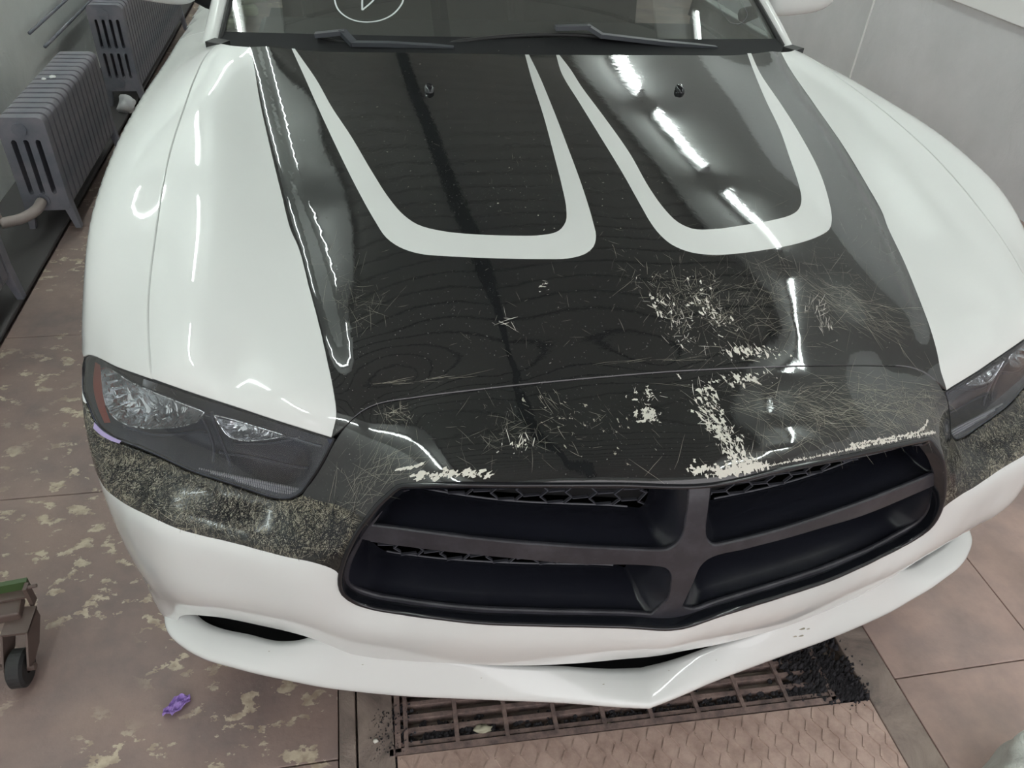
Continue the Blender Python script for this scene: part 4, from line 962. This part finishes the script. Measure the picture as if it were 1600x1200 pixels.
box('ceiling_beam',(-.15,2.95,ZC-.03),(.05,5.6,.035),M['ceil_gap'],ce)
def lamp(x,y,label):
    t_=thing('tube_lamp',label,'lamp','ceiling tube lamps',(x,y,ZC))
    o=box('fitting',(0,0,-.02),(.035,.58,.02),M['fitting'],t_)
    MB().tube([(0,-.55,-.06),(0,.55,-.06)],.0125,12).obj('tube',M['tube'],t_)
    for e in (-1,1): box('end_cap',(0,e*.56,-.05),(.018,.012,.028),M['fitting'],t_)
for y in (-1.0,.55,2.15,3.72,5.30,6.9): 
    k_='%s ceiling tube lamp counted from the added front opening, above the %s side of the car'%(('first','second','third','fourth','fifth','sixth')[[-1.0,.55,2.15,3.72,5.30,6.9].index(y)],'%s')
    lamp(1.72,y,k_%'right'); lamp(-1.42,y,k_%'left')
# curb with radiators
cb=box('curb',((X0-1.665)/2,2.95,.008),((-1.665-X0)/2,5.6,.008),M['dark_floor'],bevel=.004); tag(cb,'dusty dark raised strip along the left wall under the radiators','curb')
def radiator(label,y0,n,zt,cols,tiers,legs=True,pitch=.058,xa=-1.775,xb=-1.605):
    t_=thing('radiator',label,'radiator',None,(0,0,0)); zb=.10
    W_=xb-xa
    def R_(x0,x1,z0,z1,r=.012,k=3):
        o=[]
        for cx,cz,a0 in ((x1-r,z0+r,-90),(x1-r,z1-r,0),(x0+r,z1-r,90),(x0+r,z0+r,180)):
            for i in range(k+1): a=math.radians(a0+90*i/k); o.append(np.array((cx+r*math.cos(a),cz+r*math.sin(a))))
        return o
    def plate(name,outer,hs,th,y):
        V2,T=tri_fill([np.array(outer)]+[np.array(h) for h in hs],.5)
        n=len(V2); V=[(x,y-th/2,z) for x,z in V2]+[(x,y+th/2,z) for x,z in V2]; F=[tuple(q) for q in T]+[tuple(q[::-1]+n) for q in T]
        k=0
        for li,l in enumerate([outer]+hs):
            m_=len(l)
            for i in range(m_): F.append((k+i,k+(i+1)%m_,k+(i+1)%m_+n,k+i+n)[::(-1 if li==0 else -1)])
            k+=m_
        return V,F
    hs=[]; cw=W_/cols
    gaps=[xa+cw*(i+1) for i in range(cols-1)]
    zr=[(zb+.07,zt-.085)] if tiers==1 else [(zb+.07,(zt+zb)/2-.02),((zt+zb)/2+.005,zt-.07)]
    for z0,z1 in zr:
        for gx in gaps: hs.append(R_(gx-cw*.22,gx+cw*.22,z0,z1,cw*.2))
    body=R_(xa,xb,zb,zt,.028,5)
    mb=MB(); 
    for th,sc_ in ((.044,1),):
        V,F=plate('s',body,hs,th,0); mb.add(V,F)
    me=None
    for k in range(n):
        if me is None:
            o=mb.obj('section',M['iron'],t_); me=o.data
        else: o=link(bpy.data.objects.new('section',me),t_)
        o.location=(0,y0+pitch*k,0); b=o.modifiers.new('b','BEVEL'); b.width=.014; b.segments=3; b.limit_method='ANGLE'
    for yy in (y0,y0+pitch*(n-1)):
        for x in (xa+.018,xb-.018):
            d=-.02 if x<(xa+xb)/2 else .02
            V=[(x-.018,yy-.02,zb+.05),(x+.018,yy-.02,zb+.05),(x+.018,yy+.02,zb+.05),(x-.018,yy+.02,zb+.05),(x-.011+d,yy-.014,.016),(x+.011+d,yy-.014,.016),(x+.011+d,yy+.014,.016),(x-.011+d,yy+.014,.016)]
            mesh_obj('leg',V,[(0,1,2,3),(4,7,6,5),(0,4,5,1),(1,5,6,2),(2,6,7,3),(3,7,4,0)],M['iron'],t_)
    for z in (zb+.045,zt-.045):
        MB().tube([(xa+W_*.45,y0-.028,z),(xa+W_*.45,y0+pitch*(n-1)+.028,z)],.026,14).obj('connector',M['iron'],t_,smooth=False)
    return t_
radiator('dark cast iron radiator with white scraps on top, between the two others',2.57,15,.475,4,1)
radiator('farthest dark cast iron radiator, with two tiers of slots, near the car mirror',4.03,28,.535,5,2,xa=-1.775,xb=-1.60)
radiator('nearest dark cast iron radiator, cut off by the left edge',1.50,10,.475,4,1,xa=-1.84,xb=-1.67)
pp=thing('heating_pipe','pale painted pipe elbow at the foot of the middle radiator','pipe')
MB().tube(catmull([(-1.70,2.53,.145),(-1.70,2.46,.145),(-1.735,2.40,.14),(-1.80,2.36,.14)],.01),.020,12).obj('elbow',M['pipe'],pp,smooth=True)
MB().tube([(-1.80,2.36,.14),(-1.83,2.40,.20),(-1.90,2.50,.30)],.018,12).obj('riser',M['pipe'],pp,smooth=True)
pq=MB().tube([(X0+.05,3.6,.50),(X0+.05,4.6,.50)],.008,10).obj('wall_pipe',M['iron'],smooth=True); tag(pq,'upper thin grey pipe on the left wall between the radiators','pipe','wall pipes')
pq=MB().tube([(X0+.10,3.6,.44),(X0+.10,4.6,.44)],.008,10).obj('wall_pipe',M['iron'],smooth=True); tag(pq,'lower thin grey pipe on the left wall between the radiators','pipe','wall pipes')
blob('torn_paper',(-1.665,3.92,.05),(.045,.03,.05),M['sheet'],'torn pale paper scrap at the foot of the farthest radiator','paper',12,.5)
blob('paper_scrap',(-1.69,3.02,.479),(.014,.010,.005),M['panel'],'small white scrap on top of the middle radiator, right one of two','scrap',13,.5,2)
blob('paper_scrap',(-1.715,2.99,.479),(.010,.008,.004),M['panel'],'small white scrap on top of the middle radiator, left one of two','scrap',14,.5,2)
oc=thing('folded_cloth','folded olive cloth lying behind the car mirror by the left wall','cloth')
for k in range(3): box('fold',(-1.36+.02*k,5.95+.05*k,.04+.07*k),(.16,.3,.032),M['olive'],oc,Matrix.Rotation(.3*k,3,'Z'),bevel=.02)
# trolley corner with caster
tr=thing('trolley','rusty trolley corner with a green rail and a swivel caster at the left edge','trolley')
def cp(x,y,z): return Vector((x,y,z))
R1=Matrix.Rotation(.12,3,'Z')
box('green_rail',(-1.36,.585,.150),(.145,.006,.014),M['green'],tr,R1)
box('rail_lip',(-1.36,.570,.138),(.145,.012,.003),M['caster'],tr,R1)
box('frame_beam',(-1.36,.548,.122),(.135,.026,.012),M['caster'],tr,R1,bevel=.004)
box('end_plate',(-1.214,.585,.135),(.004,.010,.028),M['caster'],tr)
MB().tube([(-1.214,.585,.158),(-1.193,.587,.160)],.004,8).obj('bolt',M['caster'],tr)
V=[];F=[]
for sx in (-1,1):
    mb=MB(); x=-1.228+sx*.024
    q=[(x,.565,.112),(x,.500,.112),(x,.455,.060),(x,.470,.042),(x,.520,.050),(x,.565,.085)]
    mb.add([(a-.002,b,c) for a,b,c in q]+[(a+.002,b,c) for a,b,c in q],[tuple(range(6)),tuple(range(6,12))[::-1]]+[(i,(i+1)%6,6+(i+1)%6,6+i) for i in range(6)]); mb.obj('fork',M['caster'],tr)
box('fork_top',(-1.228,.535,.112),(.026,.034,.003),M['caster'],tr)
cw=mb=MB(); V=[];F=[];n=28
for k in range(n):
    a=2*math.pi*k/n
    for dx,rr in ((-.017,.012),(-.017,.034),(-.012,.041),(.012,.041),(.017,.034),(.017,.012)): V.append((-1.228+dx,.468+rr*math.cos(a),.041+rr*math.sin(a)))
for k in range(n):
    for i in range(6): F.append((k*6+i,k*6+(i+1)%6,((k+1)%n)*6+(i+1)%6,((k+1)%n)*6+i))
cwm=mesh_obj('caster_wheel',V,F,M['rubber'],tr,smooth=False)
MB().tube([(-1.258,.468,.041),(-1.198,.468,.041)],.008,10).obj('axle',M['caster'],tr)
MB().tube([(-1.255,.468,.05),(-1.285,.46,.07)],.006,8).obj('brake_lever',M['caster'],tr)
